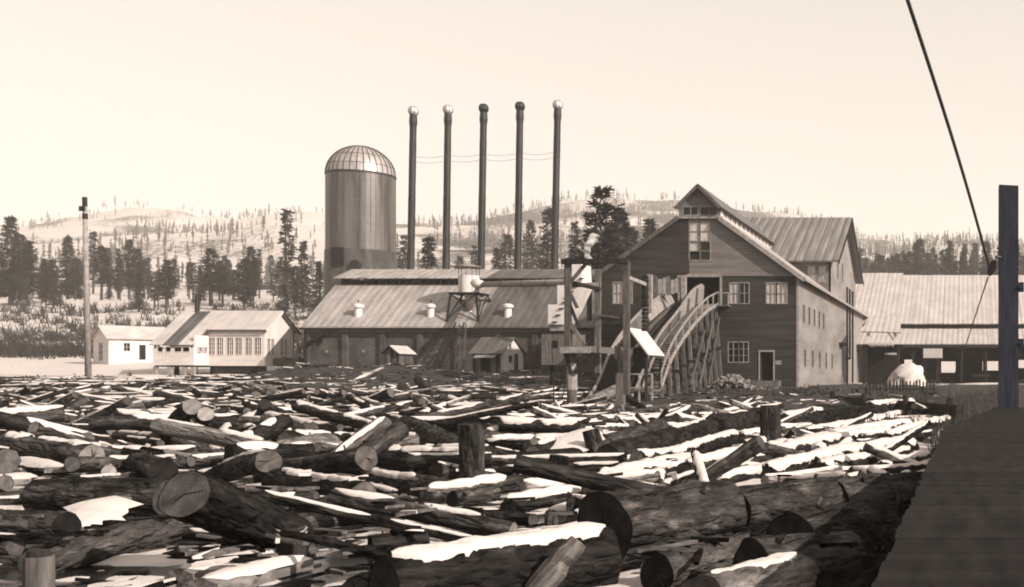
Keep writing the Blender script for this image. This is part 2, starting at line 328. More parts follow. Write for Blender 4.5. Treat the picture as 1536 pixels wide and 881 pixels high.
# ------------------------------------------------------------------ windows
def window(parent, fr, u0, u1, z0, z1, v, nx=2, nz=2, glass='glass', trim='trim', fw=.09, mw=.04):
    m = MB(fr)
    m.box(u0, u1, v-.05, v+.03, z1, z1+fw); m.box(u0, u1, v-.07, v+.03, z0-fw, z0)
    m.box(u0-fw, u0, v-.045, v+.03, z0-fw, z1+fw); m.box(u1, u1+fw, v-.045, v+.03, z0-fw, z1+fw)
    for i in range(1, nx): u = u0+(u1-u0)*i/nx; m.box(u-mw/2, u+mw/2, v-.02, v+.06, z0, z1)
    for i in range(1, nz): z = z0+(z1-z0)*i/nz; m.box(u0, u1, v-.016, v+.056, z-mw/2, z+mw/2)
    wdw = m.build('window', M[trim], parent)
    g = MB(fr); g.box(u0, u1, v+.062, v+.075, z0, z1); g.build('pane', M[glass], wdw)
    return wdw

# ------------------------------------------------------------------ sawmill
def sawmill():
    Y0 = 84.0; k = Y0/F
    X = lambda px: (px-CX)*k
    Z = lambda py: EZ+(CY-py)*k
    gz = .9
    t = thing('sawmill', 'large weathered timber sawmill with long roof monitor and gabled front facing the pond', 'sawmill', (-21.1, Y0, gz))
    fr = W0
    xl, xr, xm = X(897), X(1198), X(1049)
    xa, xb = X(1018), X(1080); ze, zb, zme, za = Z(412), Z(327), Z(310), Z(279)
    lo = Z(414)
    # front: dark lower storeys, lighter right gable, darker left gable
    holes = [(X(1020), X(1080), Z(459), Z(416.5)), (X(1140), X(1160), gz+.1, Z(528)),
             (X(1095), X(1123), Z(455), Z(425)), (X(1150), X(1180), Z(455), Z(425)), (X(1093), X(1122), Z(543), Z(514)), (X(920), X(948), Z(455), Z(424))]
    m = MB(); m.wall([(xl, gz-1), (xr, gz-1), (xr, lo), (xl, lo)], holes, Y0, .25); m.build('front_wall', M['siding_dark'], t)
    sl_ = (zb-ze)/(xr-xb)
    xs = X(1034)
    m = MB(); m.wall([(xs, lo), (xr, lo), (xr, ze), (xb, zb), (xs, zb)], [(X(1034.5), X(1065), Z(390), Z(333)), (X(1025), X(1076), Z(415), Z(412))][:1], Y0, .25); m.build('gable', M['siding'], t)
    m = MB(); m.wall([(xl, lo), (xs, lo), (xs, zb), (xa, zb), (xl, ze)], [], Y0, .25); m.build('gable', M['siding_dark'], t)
    m = MB(); m.wall([(xa, zb), (xb, zb), (xb, zme), (xm, za-.1), (xa, zme)], [(X(1025), X(1046.5), Z(322.5), Z(311)), (X(1051.5), X(1075), Z(322.5), Z(311))], Y0, .25); m.build('monitor_front', M['siding'], t)
    m = MB(); m.box(xa-.3, xb+.25, Y0-.22, Y0-.003, zb-.08, zb+.08); m.build('monitor_sill', M['trim'], t)
    m = MB(); m.box(X(1065), xr, Y0-.06, Y0-.003, lo-.02, lo+.12); m.build('belt_board', M['siding'], t)
    # side walls
    yend = 138.0
    sidefr = FR((xr, Y0, 0), R(90))              # u runs away from the pond, v points into the mill
    wins = []
    for i in range(5): wins.append((2.0+i*3.0, 3.1+i*3.0, 6.6, 8.0)); wins.append((2.6+i*4.4, 3.7+i*4.4, 3.0, 4.4))
    m = MB(sidefr); m.wall([(.002, gz-1), (33, gz-1), (33, ze-.1), (.002, ze-.1)], [q for q in wins if q[1] < 32], 0, .25); m.build('side_wall', M['siding_side'], t)
    for q in wins:
        if q[1] < 32: window(t, sidefr, *q, .03, 2, 2, 'side_pane', 'siding_side')
    m = MB(sidefr)
    for i in range(27): m.box(33.02+i*.78, 33.02+i*.78+.74, 0, .12+.03*(i % 3), gz-.2-.02*(i % 4), ze-.12)
    m.build('side_boarding', M['trim'], t)
    m = MB(); m.box(xl, xl+.25, Y0+.25, yend, gz-1, ze-.1); m.build('side_wall', M['siding_dark'], t)
    m = MB(); m.box(xl, xr, yend-.25, yend, gz-1, ze-.1); m.build('rear_wall', M['siding_dark'], t)
    # corner boards
    m = MB(); m.box(xr-.18, xr+.03, Y0-.03, Y0+.15, gz-.6, ze-.1); m.build('corner_board', M['trim'], t)
    # main roof: two slopes with an overhang past the front
    ov = .55; yf = Y0-.4
    def slope(x0, z0, x1, z1, ya, yb, th, name, mt): m = MB(); m.slab([(x0, ya, z0), (x1, ya, z1), (x1, yb, z1), (x0, yb, z0)], th); return m.build(name, M[mt], t)
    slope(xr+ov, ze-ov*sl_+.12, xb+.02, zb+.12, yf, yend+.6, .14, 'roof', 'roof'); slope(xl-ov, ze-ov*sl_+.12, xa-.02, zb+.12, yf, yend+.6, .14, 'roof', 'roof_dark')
    for s_, x0, x1 in ((1, xr+ov, xb), (-1, xl-ov, xa)):   # rake boards
        m = MB(); m.bar((x0, yf-.03, ze-ov*sl_-.10), (x1, yf-.03, zb-.10), .05, .3); m.build('rake_board', M['trim' if s_ > 0 else 'timber'], t)
    m = MB(); m.bar((xr+ov+.02, yf, ze-ov*sl_+.0), (xr+ov+.02, yend+.6, ze-ov*sl_+.0), .05, .22); m.build('eave_board', M['trim'], t)
    # monitor
    ymend = 106.5; ms = (za-zme)/(xm-xa)
    mfr = FR((xb, Y0, 0), R(90))
    mw = [(1.0+i*1.75, 1.0+i*1.75+1.35, Z(323), Z(312)) for i in range(12)]
    m = MB(mfr); m.wall([(.26, zb), (ymend-Y0, zb), (ymend-Y0, zme-.02), (.26, zme-.02)], mw, 0, .2); m.build('monitor_side', M['white_plain'], t)
    for q in mw: window(t, mfr, *q, .03, 2, 1, 'blind', 'white_plain')
    m = MB(); m.box(xa, xa+.2, Y0+.25, ymend, zb, zme-.02); m.build('monitor_side', M['siding_dark'], t)
    o2 = .2
    slope(xb+o2, zme-o2*ms+.1, xm, za+.1, Y0-.5, ymend+.3, .12, 'monitor_roof', 'roof_dark'); slope(xa-o2, zme-o2*ms+.1, xm, za+.1, Y0-.5, ymend+.3, .12, 'monitor_roof', 'roof_dark')
    for s_, x0 in ((1, xb+o2), (-1, xa-o2)):
        m = MB(); m.bar((x0, Y0-.54, zme-o2*ms-.05), (xm, Y0-.54, za-.05), .05, .24); m.build('rake_board', M['timber'], t)
    m = MB(); m.bar((xb+o2+.02, Y0-.7, zme-o2*ms), (xb+o2+.03, ymend, zme-o2*ms), .04, .16); m.build('eave_board', M['timber_dark'], t)
    # cross wing with its gable to the right
    c0, c1, c2 = 103.5, 115.0, 126.5; ce, cr = 13.65, 19.2; cxl = -30.0
    m = MB(FR((xr+.05, c0, 0), R(90))); m.wall([(0, ze-.6), (c2-c0, ze-.6), (c2-c0, ce), (c1-c0, cr-.15), (0, ce)], [(5, 6.2, 12.2, 14.2), (9.2, 10.4, 12.2, 14.2)], 0, .2); cg = m.build('wing_gable', M['siding_side'], t)
    m = MB(); m.wall([(cxl, 9.5), (xr+.04, 9.5), (xr+.04, ce), (cxl, ce)], [(X(1212)*103.5/84, X(1222)*103.5/84, 11.4, 12.9), (X(1229)*103.5/84, X(1238)*103.5/84, 11.4, 12.9)], c0, .2); m.build('wing_wall', M['siding'], t)
    for a, b in ((1212, 1222), (1229, 1238)): window(t, W0, X(a)*103.5/84, X(b)*103.5/84, 11.4, 12.9, c0+.03, 2, 2, 'blind')
    cs = (cr-ce)/(c1-c0)
    m = MB(); m.slab([(cxl, c0-.9, ce-.9*cs+.15), (xr+.9, c0-.9, ce-.9*cs+.15), (xr+.9, c1, cr+.15), (cxl, c1, cr+.15)], .14); wr = m.build('wing_roof', M['roof_cross'], t)
    m = MB()
    n = 24
    for i in range(n):
        x = cxl+(xr+.85-cxl)*(i+.5)/n; m.bar((x, c0-.9, ce-.9*cs+.17), (x, c1, cr+.17), .09, .09)
    tag(m.build('roof_seams', M['roof_cross'], wr), kind='stuff')
    m = MB(); m.slab([(cxl, c2+.9, ce-.9*cs+.15), (xr+.9, c2+.9, ce-.9*cs+.15), (xr+.9, c1, cr+.15), (cxl, c1, cr+.15)], .14); m.build('wing_roof', M['roof_cross'], t)
    for y1 in (c0-.9, c2+.9):
        m = MB(); m.bar((xr+.93, y1, ce-.9*cs-.05), (xr+.93, c1, cr-.05), .05, .4); m.build('rake_board', M['timber_dark'], t)
    # windows of the front
    for a, b, c, d, nx, nz, g in ((1095, 1108.3, 425, 455, 2, 2, 'blind'), (1109.7, 1123, 425, 455, 2, 2, 'glass'), (1150, 1164.3, 425, 455, 2, 2, 'blind'), (1165.7, 1180, 425, 455, 2, 2, 'blind'),
                               (1093, 1106.8, 514, 543, 2, 3, 'glass'), (1108.2, 1122, 514, 543, 2, 3, 'glass'), (920, 933, 424, 455, 2, 2, 'blind'), (935, 948, 424, 455, 2, 2, 'blind'),
                               (1025, 1046.5, 311, 322.5, 2, 1, 'glass'), (1051.5, 1075, 311, 322.5, 2, 1, 'glass'),
                               (1034.5, 1049, 333, 361, 1, 2, 'blind'), (1050.5, 1065, 333, 361, 1, 2, 'blind'), (1034.5, 1049, 363, 376, 1, 1, 'blind'), (1050.5, 1065, 363, 390, 1, 2, 'glass'), (1034.5, 1049, 377.5, 390, 1, 1, 'dark')):
        window(t, W0, X(a), X(b), Z(d), Z(c), Y0+.03, nx, nz, g, 'trim', .07)
    # opening of the log slip and its frame
    m = MB(); m.box(X(1080), X(1083), Y0-.12, Y0+.2, Z(460), Z(412)); m.box(X(1016), X(1083), Y0-.14, Y0+.2, Z(416), Z(411.5)); m.box(X(1017), X(1020), Y0-.12, Y0+.2, Z(460), Z(416)); m.build('slip_opening_frame', M['trim'], t)
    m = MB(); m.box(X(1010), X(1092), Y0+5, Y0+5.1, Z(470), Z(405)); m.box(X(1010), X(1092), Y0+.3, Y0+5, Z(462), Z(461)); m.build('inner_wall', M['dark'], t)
    # door: frame, open dark doorway with a leaf swung inside
    m = MB(); m.box(X(1138), X(1140), Y0-.06, Y0+.1, gz, Z(526)); m.box(X(1160), X(1162), Y0-.06, Y0+.1, gz, Z(526)); m.box(X(1138), X(1162), Y0-.07, Y0+.1, Z(528), Z(525.5)); d = m.build('door_frame', M['trim'], t)
    m = MB(FR((X(1141), Y0+.3, 0), R(75))); m.box(0, 1.0, 0, .05, gz+.1, Z(529)); m.build('door', M['siding_dark'], d)
    m = MB(); m.box(X(1163), X(1172), Y0-.06, Y0-.01, Z(547), Z(541)); m.build('notice_board', M['trim'], t)
    m = MB(); m.box(X(1132), X(1172), Y0-1.2, Y0-.02, gz-.4, Z(571)); m.build('door_step', M['timber'], t)
    # vertical pipes on the side wall
    for yy, z0 in ((Y0+31, 1.3), (Y0+33.6, 4.2), (Y0+36.5, 1.3)):
        m = MB(); m.cyl((xr+.35, yy, z0), (xr+.35, yy, ze+1.6), .11, .11, 8)
        if z0 > 2: m.cyl((xr+.35, yy, z0), (xr+.35, yy-2.0, z0-.05), .13, .13, 8)
        m.build('vent_pipe', M['timber_dark'], t)
    m = MB(); m.box(xr+.02, xr+.5, Y0+26.5, Y0+29.5, 5.4, 5.75); m.build('wall_bracket', M['timber_dark'], t)
    return t
sawmill()

# ------------------------------------------------------------------ brick boiler house
def boiler_house():
    Y0 = 100.0; k = Y0/F; X = lambda px, D=Y0: (px-CX)*D/F; Z = lambda py, D=Y0: EZ+(CY-py)*D/F
    x0, x1 = X(459), X(905); gz = 2.5; ze = Z(490)
    t = thing('boiler_house', 'long low brick boiler house with iron roof and louvred ridge monitor', 'boiler house', ((x0+x1)/2, Y0, gz))
    m = MB(); m.box(x0, x1, Y0, Y0+.3, gz-1.2, ze); m.build('front_wall', M['brick'], t)
    m = MB(); m.prism([(x0, 0), (x0, 0), (x0, 0)], 0, 0) if False else None
    gfr = FR((x0, Y0, 0), R(90))
    prof = [(.301, gz-1.2), (15.7, gz-1.2), (15.7, ze), (10.4, 11.0), (5.2, 11.0), (.301, ze+.15)]
    m = MB(gfr); m.wall(prof, [], -.3, .3); m.build('end_wall', M['brick'], t)
    m = MB(FR((x1, Y0, 0), R(90))); m.wall(prof, [], 0, .3); m.build('end_wall', M['brick'], t)
    m = MB(); m.box(x0, x1, Y0+15.7, Y0+16, gz-1.2, ze); m.build('rear_wall', M['brick'], t)
    # pilasters, recessed panels between them, corbelled head of each panel
    pil = [459, 516, 572, 628, 684, 745, 800, 860]
    for p in pil:
        m = MB(); m.box(X(p)-.05, X(p)+.42, Y0-.24, Y0-.002, gz-1, ze-.62); m.build('pilaster', M['brick'], t)
    m = MB(); m.box(x0-.05, x1, Y0-.26, Y0-.001, ze-.6, ze-.28); m.build('frieze', M['brick_trim'], t)
    m = MB(); m.box(x0-.1, x1, Y0-.36, Y0-.001, ze-.26, ze-.02); m.build('cornice', M['brick_trim'], t)
    for a, b in zip(pil[:-1], pil[1:]):
        m = MB(); m.box(X(a)+.44, X(b)-.07, Y0-.07, Y0-.001, ze-.86, ze-.62); m.build('panel_head', M['brick_trim'], t)
    for px in (489, 549):                        # low arched openings
        m = MB(); c = X(px); m.wall([(c-.22, gz-.3), (c+.22, gz-.3), (c+.22, gz+.55), (c+.12, gz+.72), (c-.12, gz+.72), (c-.22, gz+.55)], [], Y0-.03, .02); m.build('arched_opening', M['dark'], t)
        m = MB(); m.box(c-.32, c-.225, Y0-.05, Y0-.002, gz-.3, gz+.6); m.box(c+.225, c+.32, Y0-.05, Y0-.002, gz-.3, gz+.6); m.build('opening_reveal', M['brick_trim'], t)
    for px in (490, 545, 600, 656, 712):         # small pale tie plates
        m = MB(); m.box(X(px)-.12, X(px)+.12, Y0-.03, Y0-.002, gz+1.95, gz+2.2); m.build('tie_plate', M['trim'], t)
    # roof: light sheets on the left, darker ones right of the dust collector
    zz = lambda y: 7.12+(y-Y0)*.79
    def rf(xa, xb, mt):
        m = MB(); m.slab([(xa, Y0-.45, zz(Y0-.45)), (xb, Y0-.45, zz(Y0-.45)), (xb, Y0+5.2, zz(Y0+5.2)), (xa, Y0+5.2, zz(Y0+5.2))], .1); return m.build('roof', M[mt], t)
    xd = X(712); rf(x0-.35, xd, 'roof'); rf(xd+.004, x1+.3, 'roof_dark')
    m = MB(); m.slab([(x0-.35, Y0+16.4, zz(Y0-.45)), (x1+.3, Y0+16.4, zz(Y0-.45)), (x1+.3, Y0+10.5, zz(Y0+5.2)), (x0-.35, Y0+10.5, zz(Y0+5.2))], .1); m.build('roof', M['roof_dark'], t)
    rp_ = random.Random(21)
    for i in range(4):
        xa = rp_.uniform(x0+.5, xd-2.5) if i < 6 else rp_.uniform(xd+2, x1-4); ya = Y0+rp_.uniform(.2, 3.6); w_ = rp_.uniform(.7, 1.5); l_ = rp_.uniform(.9, 1.7)
        m = MB(); m.slab([(xa, ya, zz(ya)+.03), (xa+w_, ya, zz(ya)+.035), (xa+w_+.02, ya+l_, zz(ya+l_)+.03), (xa-.02, ya+l_, zz(ya+l_)+.035)], .03); m.build('patch_sheet', M['roof'], t)
    m = MB(); m.box(x0-.35, x1, Y0-.55, Y0-.46, zz(Y0-.45)-.2, zz(Y0-.45)-.02); m.build('gutter', M['timber_dark'], t)
    # ridge monitor
    ym, yb = Y0+5.2, Y0+10.5; zb = zz(ym)-.05; zt = Z(417.5, ym); xm0, xm1 = x0+.25, x1-.5
    m = MB(); m.box(xm0, xm1, ym, ym+.08, zb, zb+.16); m.box(xm0, xm1, ym, ym+.08, zt-.08, zt); m.build('monitor_rail', M['timber'], t)
    m = MB(); m.box(xm0, xm1, ym+2.2, ym+2.25, zb, zt); m.build('monitor_core', M['dark'], t)
    m = MB(); m.box(xm0, xm0+.1, ym, yb, zb-.3, zt); m.build('monitor_end', M['timber'], t)
    m = MB(); m.box(xm1-.1, xm1, ym, yb, zb-.3, zt); m.build('monitor_end', M['timber'], t)
    m = MB(); m.box(xm0, xm1, yb-.1, yb, zb-.3, zt); m.build('monitor_back', M['timber'], t)
    n = 40; rr = random.Random(3)
    pm = MB().box(-.05, .05, -.03, .06, zb+.16, zt-.08); pmo = None
    for i in range(n):
        x = xm0+(xm1-xm0)*(i+.5)/n
        m = MB(); m.box(x-.05, x+.05, ym-.02, ym+.06, zb+.16, zt-.08); m.build('mullion', M['timber' if x < xd else 'trim'], t)
        if i < n-1 and rr.random() < (.8 if x < xd else .35):
            w_ = (xm1-xm0)/n-.16; a = rr.uniform(.1, 1.2); m = MB(); c = Vector((x+.08+w_/2, ym+.02, (zb+zt)/2+.04)); h = (zt-zb)/2-.16
            d = Vector((0, -math.sin(a), math.cos(a)))*h
            q = [c-d-Vector((w_/2, 0, 0)), c-d+Vector((w_/2, 0, 0)), c+d+Vector((w_/2, 0, 0)), c+d-Vector((w_/2, 0, 0))]; m.slab(q, .04); m.build('louvre', M['timber_dark' if rr.random() < .6 else 'timber'], t)
    yr = (ym+yb)/2; zr = Z(404, yr)
    for ya in (ym-.55, yb+.55):
        for xa, xb2, mt in ((xm0-.5, xd-1, 'roof'), (xd-1+.004, xm1+.4, 'roof_dark')):
            m = MB(); m.slab([(xa, ya, zt-.03), (xb2, ya, zt-.03), (xb2, yr, zr), (xa, yr, zr)], .08); m.build('monitor_roof', M[mt], t)
    # angled shore timber on the left end of the front
    m = MB(); m.bar(Vector((X(462), Y0-.4, Z(519))), Vector((X(495), Y0-.4, Z(497))), .28, .28); m.bar(Vector((X(493), Y0-.4, Z(508))), Vector((X(493), Y0-.4, Z(495))), .2); m.build('wall_brace', M['timber_dark'], t)
    m = MB(); m.cyl((X(461), Y0-.25, gz-.5), (X(461), Y0-.25, ze), .09, .09, 8); m.build('drain_pipe', M['timber_dark'], t)
    # roof ventilators
    def roofpt(px, py):
        c = (CY-py)/F; kk = (c*Y0-(7.12-EZ))/(.79-c); y = Y0+kk; return Vector(((px-CX)*y/F, y, zz(y)))
    for j, (px, lab) in enumerate(((537.5, 'round white roof ventilator at the left end of the brick house roof'), (646.5, 'round white roof ventilator just left of the dust collector trestle'), (762, 'round white roof ventilator on the dark roof right of the dust collector'))):
        b = roofpt(px, 473); v = thing('roof_ventilator', lab, 'ventilator', b, 'ventilators on the boiler house roof')
        m = MB(); m.lathe(b, [(.35, -.4), (.33, .75)], 16); m.build('pipe', M['white_plain'], v, True)
        m = MB(); m.lathe(b, [(.33, .72), (.5, .72), (.5, .95), (.32, 1.05), (.06, 1.12), (0, 1.12)], 16); m.build('cap', M['white_plain'], v)
        m = MB(); m.lathe(b, [(.03, 1.1), (.03, 1.3), (.1, 1.34), (.03, 1.45), (0, 1.45)], 8); m.build('finial', M['timber_dark'], v)
    # dust collector (cyclone) on its trestle, with the blow pipe to the mill
    cx, cy = X(703.5, 101.6), 101.6; zp = Z(440, cy); zt2 = Z(414, cy); zc = Z(400, cy)
    c = Vector((cx, cy, 0)); dc = thing('dust_collector', 'white cylindrical dust collector on a braced trestle above the brick house roof', 'dust collector', (cx, cy, zz(cy)))
    m = MB(); m.lathe(c, [(0, zp+.02), (.93, zp+.02), (.93, zt2), (.88, zt2), (.88, zt2-.3), (0, zt2-.3)], 24); m.build('drum', M['white_plain'], dc)
    m = MB(); m.lathe(c+Vector((.1, 0, 0)), [(.55, zp-.05), (.16, zp-1.75), (.16, zz(cy)+.2), (.2, zz(cy)-.1)], 16); m.build('cone', M['white_plain'], dc, True)
    m = MB(); m.lathe(c, [(0, zc+.28), (1.08, zc), (1.08, zc-.06), (0, zc+.05)], 24); m.build('cap', M['trim'], dc)
    for a in range(6):
        an = a*math.pi/3+.2; p = c+Vector((math.cos(an)*.92, math.sin(an)*.92, 0)); m = MB(); m.bar(p+Vector((0, 0, zp)), p+Vector((0, 0, zc)), .035); m.build('cap_post', M['timber_dark'], dc)
    m = MB(); m.box(cx-1.35, cx+1.35, cy-1.35, cy+1.35, zp-.16, zp); m.build('platform', M['timber_dark'], dc)
    feet = []
    for sx, sy in ((-1, -1), (1, -1), (1, 1), (-1, 1)):
        a = Vector((cx+sx*1.2, cy+sy*1.15, zp-.1)); b = Vector((cx+sx*1.5, cy+sy*1.3, 0)); b.z = zz(b.y)-.02; feet.append((a, b))
        m = MB(); m.bar(a, b, .15); m.build('leg', M['timber_dark'], dc)
    for i in range(4):
        (a, b), (a2, b2) = feet[i], feet[(i+1) % 4]
        m = MB(); m.bar(a, b2+(a2-b2)*.08, .08); m.bar(a2, b+(a-b)*.08, .08); m.build('cross_brace', M['timber_dark'], dc)
    bp = thing('blow_pipe', 'long pale blow pipe running level from the dust collector to the mill', 'pipe', (cx+1, cy, zt2))
    e = P(862, 424, 80)
    a0 = Vector((cx+.6, cy-.2, zt2-.75)); a1 = Vector((cx+1.6, cy-.4, zt2-.85))
    m = MB(); m.cyl(a0, a1, .62, .27, 12); m.build('transition', M['white_plain'], bp, True)
    m = MB(); m.cyl(a1, e, .27, .27, 12); m.build('pipe', M['trim'], bp, True)
    for f_ in (.25, .5, .75):
        p = a1.lerp(e, f_); d = (e-a1).normalized(); m = MB(); m.cyl(p-d*.05, p+d*.05, .31, .31, 12); m.build('joint_ring', M['timber'], bp)
    # ladders against the front
    def ladder(a, b, wd, n, lab, mt):
        l = thing('ladder', lab, 'ladder', a); sx = Vector((wd/2, 0, 0))
        for s_ in (-1, 1): m = MB(); m.bar(a+sx*s_, b+sx*s_, .10, .10); m.build('rail', M[mt], l)
        for i in range(1, n): p = a.lerp(b, i/n); m = MB(); m.bar(p-sx, p+sx, .07, .05); m.build('rung', M[mt], l)
    ladder(P(660, 554, 97.2), Vector((X(690, 99.4), 99.42, Z(484, 99.4))), .8, 13, 'broad dark ladder leaning to the brick wall below the dust collector', 'timber_dark')
    ladder(P(690, 553, 98.2), Vector((X(694, 99.3), 99.3, Z(486, 99.4))), .62, 14, 'narrow pale ladder standing steeply beside the broad dark ladder', 'timber')
    return t
boiler_house()

# ------------------------------------------------------------------ five stacks, guy lines, refuse burner
def stacks():
    tops = [(620, 160, 616), (672, 158, 669), (725.5, 156, 721.5), (780, 153, 776.5), (836.5, 151, 831.5)]
    ord_ = ['leftmost tall iron smokestack with a pale screened ball on top', 'second smokestack from the left with a pale screened ball top', 'middle smokestack with a dark ball top', 'second smokestack from the right with a dark ball top', 'rightmost and darkest smokestack with a pale ball top']
    D = 120.0; pts = []
    for i, (tx, ty, bx) in enumerate(tops):
        b = P(bx, 404, D); b.z = 3.5; top = P(tx, ty+13, D); ax = (top-P(bx, 404, D)); b.x = P(bx, 404, D).x-ax.x*(P(bx, 404, D).z-3.5)/ax.z
        s = thing('smokestack', ord_[i], 'smokestack', b, 'row of five smokestacks')
        n = 9
        m = MB()
        for j in range(n):
            p = b.lerp(top, j/n); q = b.lerp(top, (j+1)/n); r = .40-.05*j/n; m.cyl(p, q, r+.008*(j % 2), r+.008*(j % 2), 18, False)
        m.build('pipe', M['iron'], s, True)
        d = (top-b).normalized()
        for j in range(1, n): p = b.lerp(top, j/n); m = MB(); m.cyl(p-d*.05, p+d*.05, 0.415-.05*j/n, .415-.05*j/n, 18); m.build('seam_ring', M['iron'], s)
        m = MB(); m.cyl(top-d*1.3, top-d*.8, .37, .43, 16); m.cyl(top-d*.8, top, .43, .38, 16); m.build('collar', M['iron'], s)
        c = top+Vector((0, 0, .45)); gm = M['iron'] if i in (2, 3) else M['screen']  # pale balls have the sunlit look of the mesh put into their colour
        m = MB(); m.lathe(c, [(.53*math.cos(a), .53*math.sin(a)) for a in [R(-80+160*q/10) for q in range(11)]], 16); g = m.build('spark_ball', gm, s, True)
        for q in range(8):
            an = q*math.pi/4; m = MB(); m.tube([c+Vector((.545*math.cos(R(-75+150*h/8))*math.cos(an), .545*math.cos(R(-75+150*h/8))*math.sin(an), .545*math.sin(R(-75+150*h/8)))) for h in range(9)], .03, 4); m.build('rib', M['iron'], g)
        pts.append((b, top))
    for k, z in ((0, 27.0), (1, 26.4)):
        m = MB(); L_ = [b.lerp(t_, (z+.12*i-b.z)/(t_.z-b.z)) for i, (b, t_) in enumerate(pts)]
        w_ = thing('guy_wire', ('upper' if k == 0 else 'lower')+' of two thin guy wires strung level between the five smokestacks', 'wire', L_[0])
        for i in range(4):
            a, b = L_[i], L_[i+1]; q = [a.lerp(b, j/8)-Vector((0, 0, .25*math.sin(math.pi*j/8))) for j in range(9)]; m = MB(); m.tube(q, .014, 4); m.build('span', M['trim'], w_)
            m = MB()
            for j in range(1, 12): p = a.lerp(b, j/12)-Vector((0, 0, .25*math.sin(math.pi*j/12))); m.cyl(p-Vector((.09, 0, 0)), p+Vector((.09, 0, 0)), .03, .03, 6)
            m.build('clips', M['trim'], w_)
stacks()
def burner():
    D = 140.0; k = D/F; c = Vector(((541.5-CX)*k, D, 0)); r = 46*k; z0 = 4.0; zt = EZ+(CY-264)*k; zm = EZ+(CY-378)*k
    t = thing('refuse_burner', 'huge cylindrical sheet iron refuse burner with ribbed screen dome', 'burner', (c.x, c.y, z0))
    m = MB(); m.lathe(c, [(r*1.0, zm+.01), (r, zt)], 64); m.build('shell', M['silo'], t, True)
    m = MB(); m.lathe(c, [(r*1.10, z0-2), (r*1.055, z0+5), (r*1.03, zm), (r*1.0, zm)], 64); lo = m.build('lower_shell', M['silo_low'], t, True)
    m = MB()
    for i in range(1, 9): z = zm+(zt-zm)*i/9; m.lathe(c, [(r+.0, z-.03), (r+.02, z-.02), (r+.02, z+.02), (r, z+.03)], 64)
    m.build('seam_bands', M['silo'], t)
    for i in range(40):
        a = 2*math.pi*i/40; p = c+Vector((math.cos(a)*(r+.01), math.sin(a)*(r+.01), 0)); m = MB(); m.bar(p+Vector((0, 0, zm)), p+Vector((0, 0, zt)), .035, .03); m.build('sheet_seam', M['silo'], t)
    h = 44*k
    pr = [(r*math.cos(R(90*q/12)), zt+h*math.sin(R(90*q/12))) for q in range(13)]
    m = MB(); m.lathe(c, pr, 64); d = m.build('dome', M['dome'], t, True); m = MB(); m.lathe(c, [(r-.05, zt-.12), (r+.1, zt-.12), (r+.1, zt+.1), (r-.05, zt+.1)], 64); m.build('dome_curb', M['iron'], d)
    for i in range(32):
        a = 2*math.pi*i/32; m = MB(); m.tube([c+Vector((math.cos(a)*rr*1.006, math.sin(a)*rr*1.006, zz+.03)) for rr, zz in pr], .05, 5); m.build('dome_rib', M['iron'], d)
    for q in (2.3, 5.2):
        rr, zz = r*math.cos(R(90*q/12))*1.008, zt+h*math.sin(R(90*q/12)); m = MB(); m.tube([c+Vector((rr*math.cos(2*math.pi*j/48), rr*math.sin(2*math.pi*j/48), zz+.02)) for j in range(49)], .022, 4); m.build('dome_hoop', M['iron'], d)
    def at(px, py, rad): x = (px-CX)*k; dx = x-c.x; y = c.y-math.sqrt(max(0, rad*rad-dx*dx)); return Vector((x, y, EZ+(CY-py)*k))
    p = at(534, 390, r*1.04); m = MB(); m.box(p.x-.8, p.x+.8, p.y-.12, p.y+.6, p.z-1.2, p.z+1.15); m.build('access_panel', M['dark'], t)
    p = at(560, 402, r*1.05); m = MB(); m.cyl(p+Vector((0, .5, 0)), p-Vector((0, .5, 0)), .6, .6, 14); m.build('round_port', M['iron'], t)
burner()

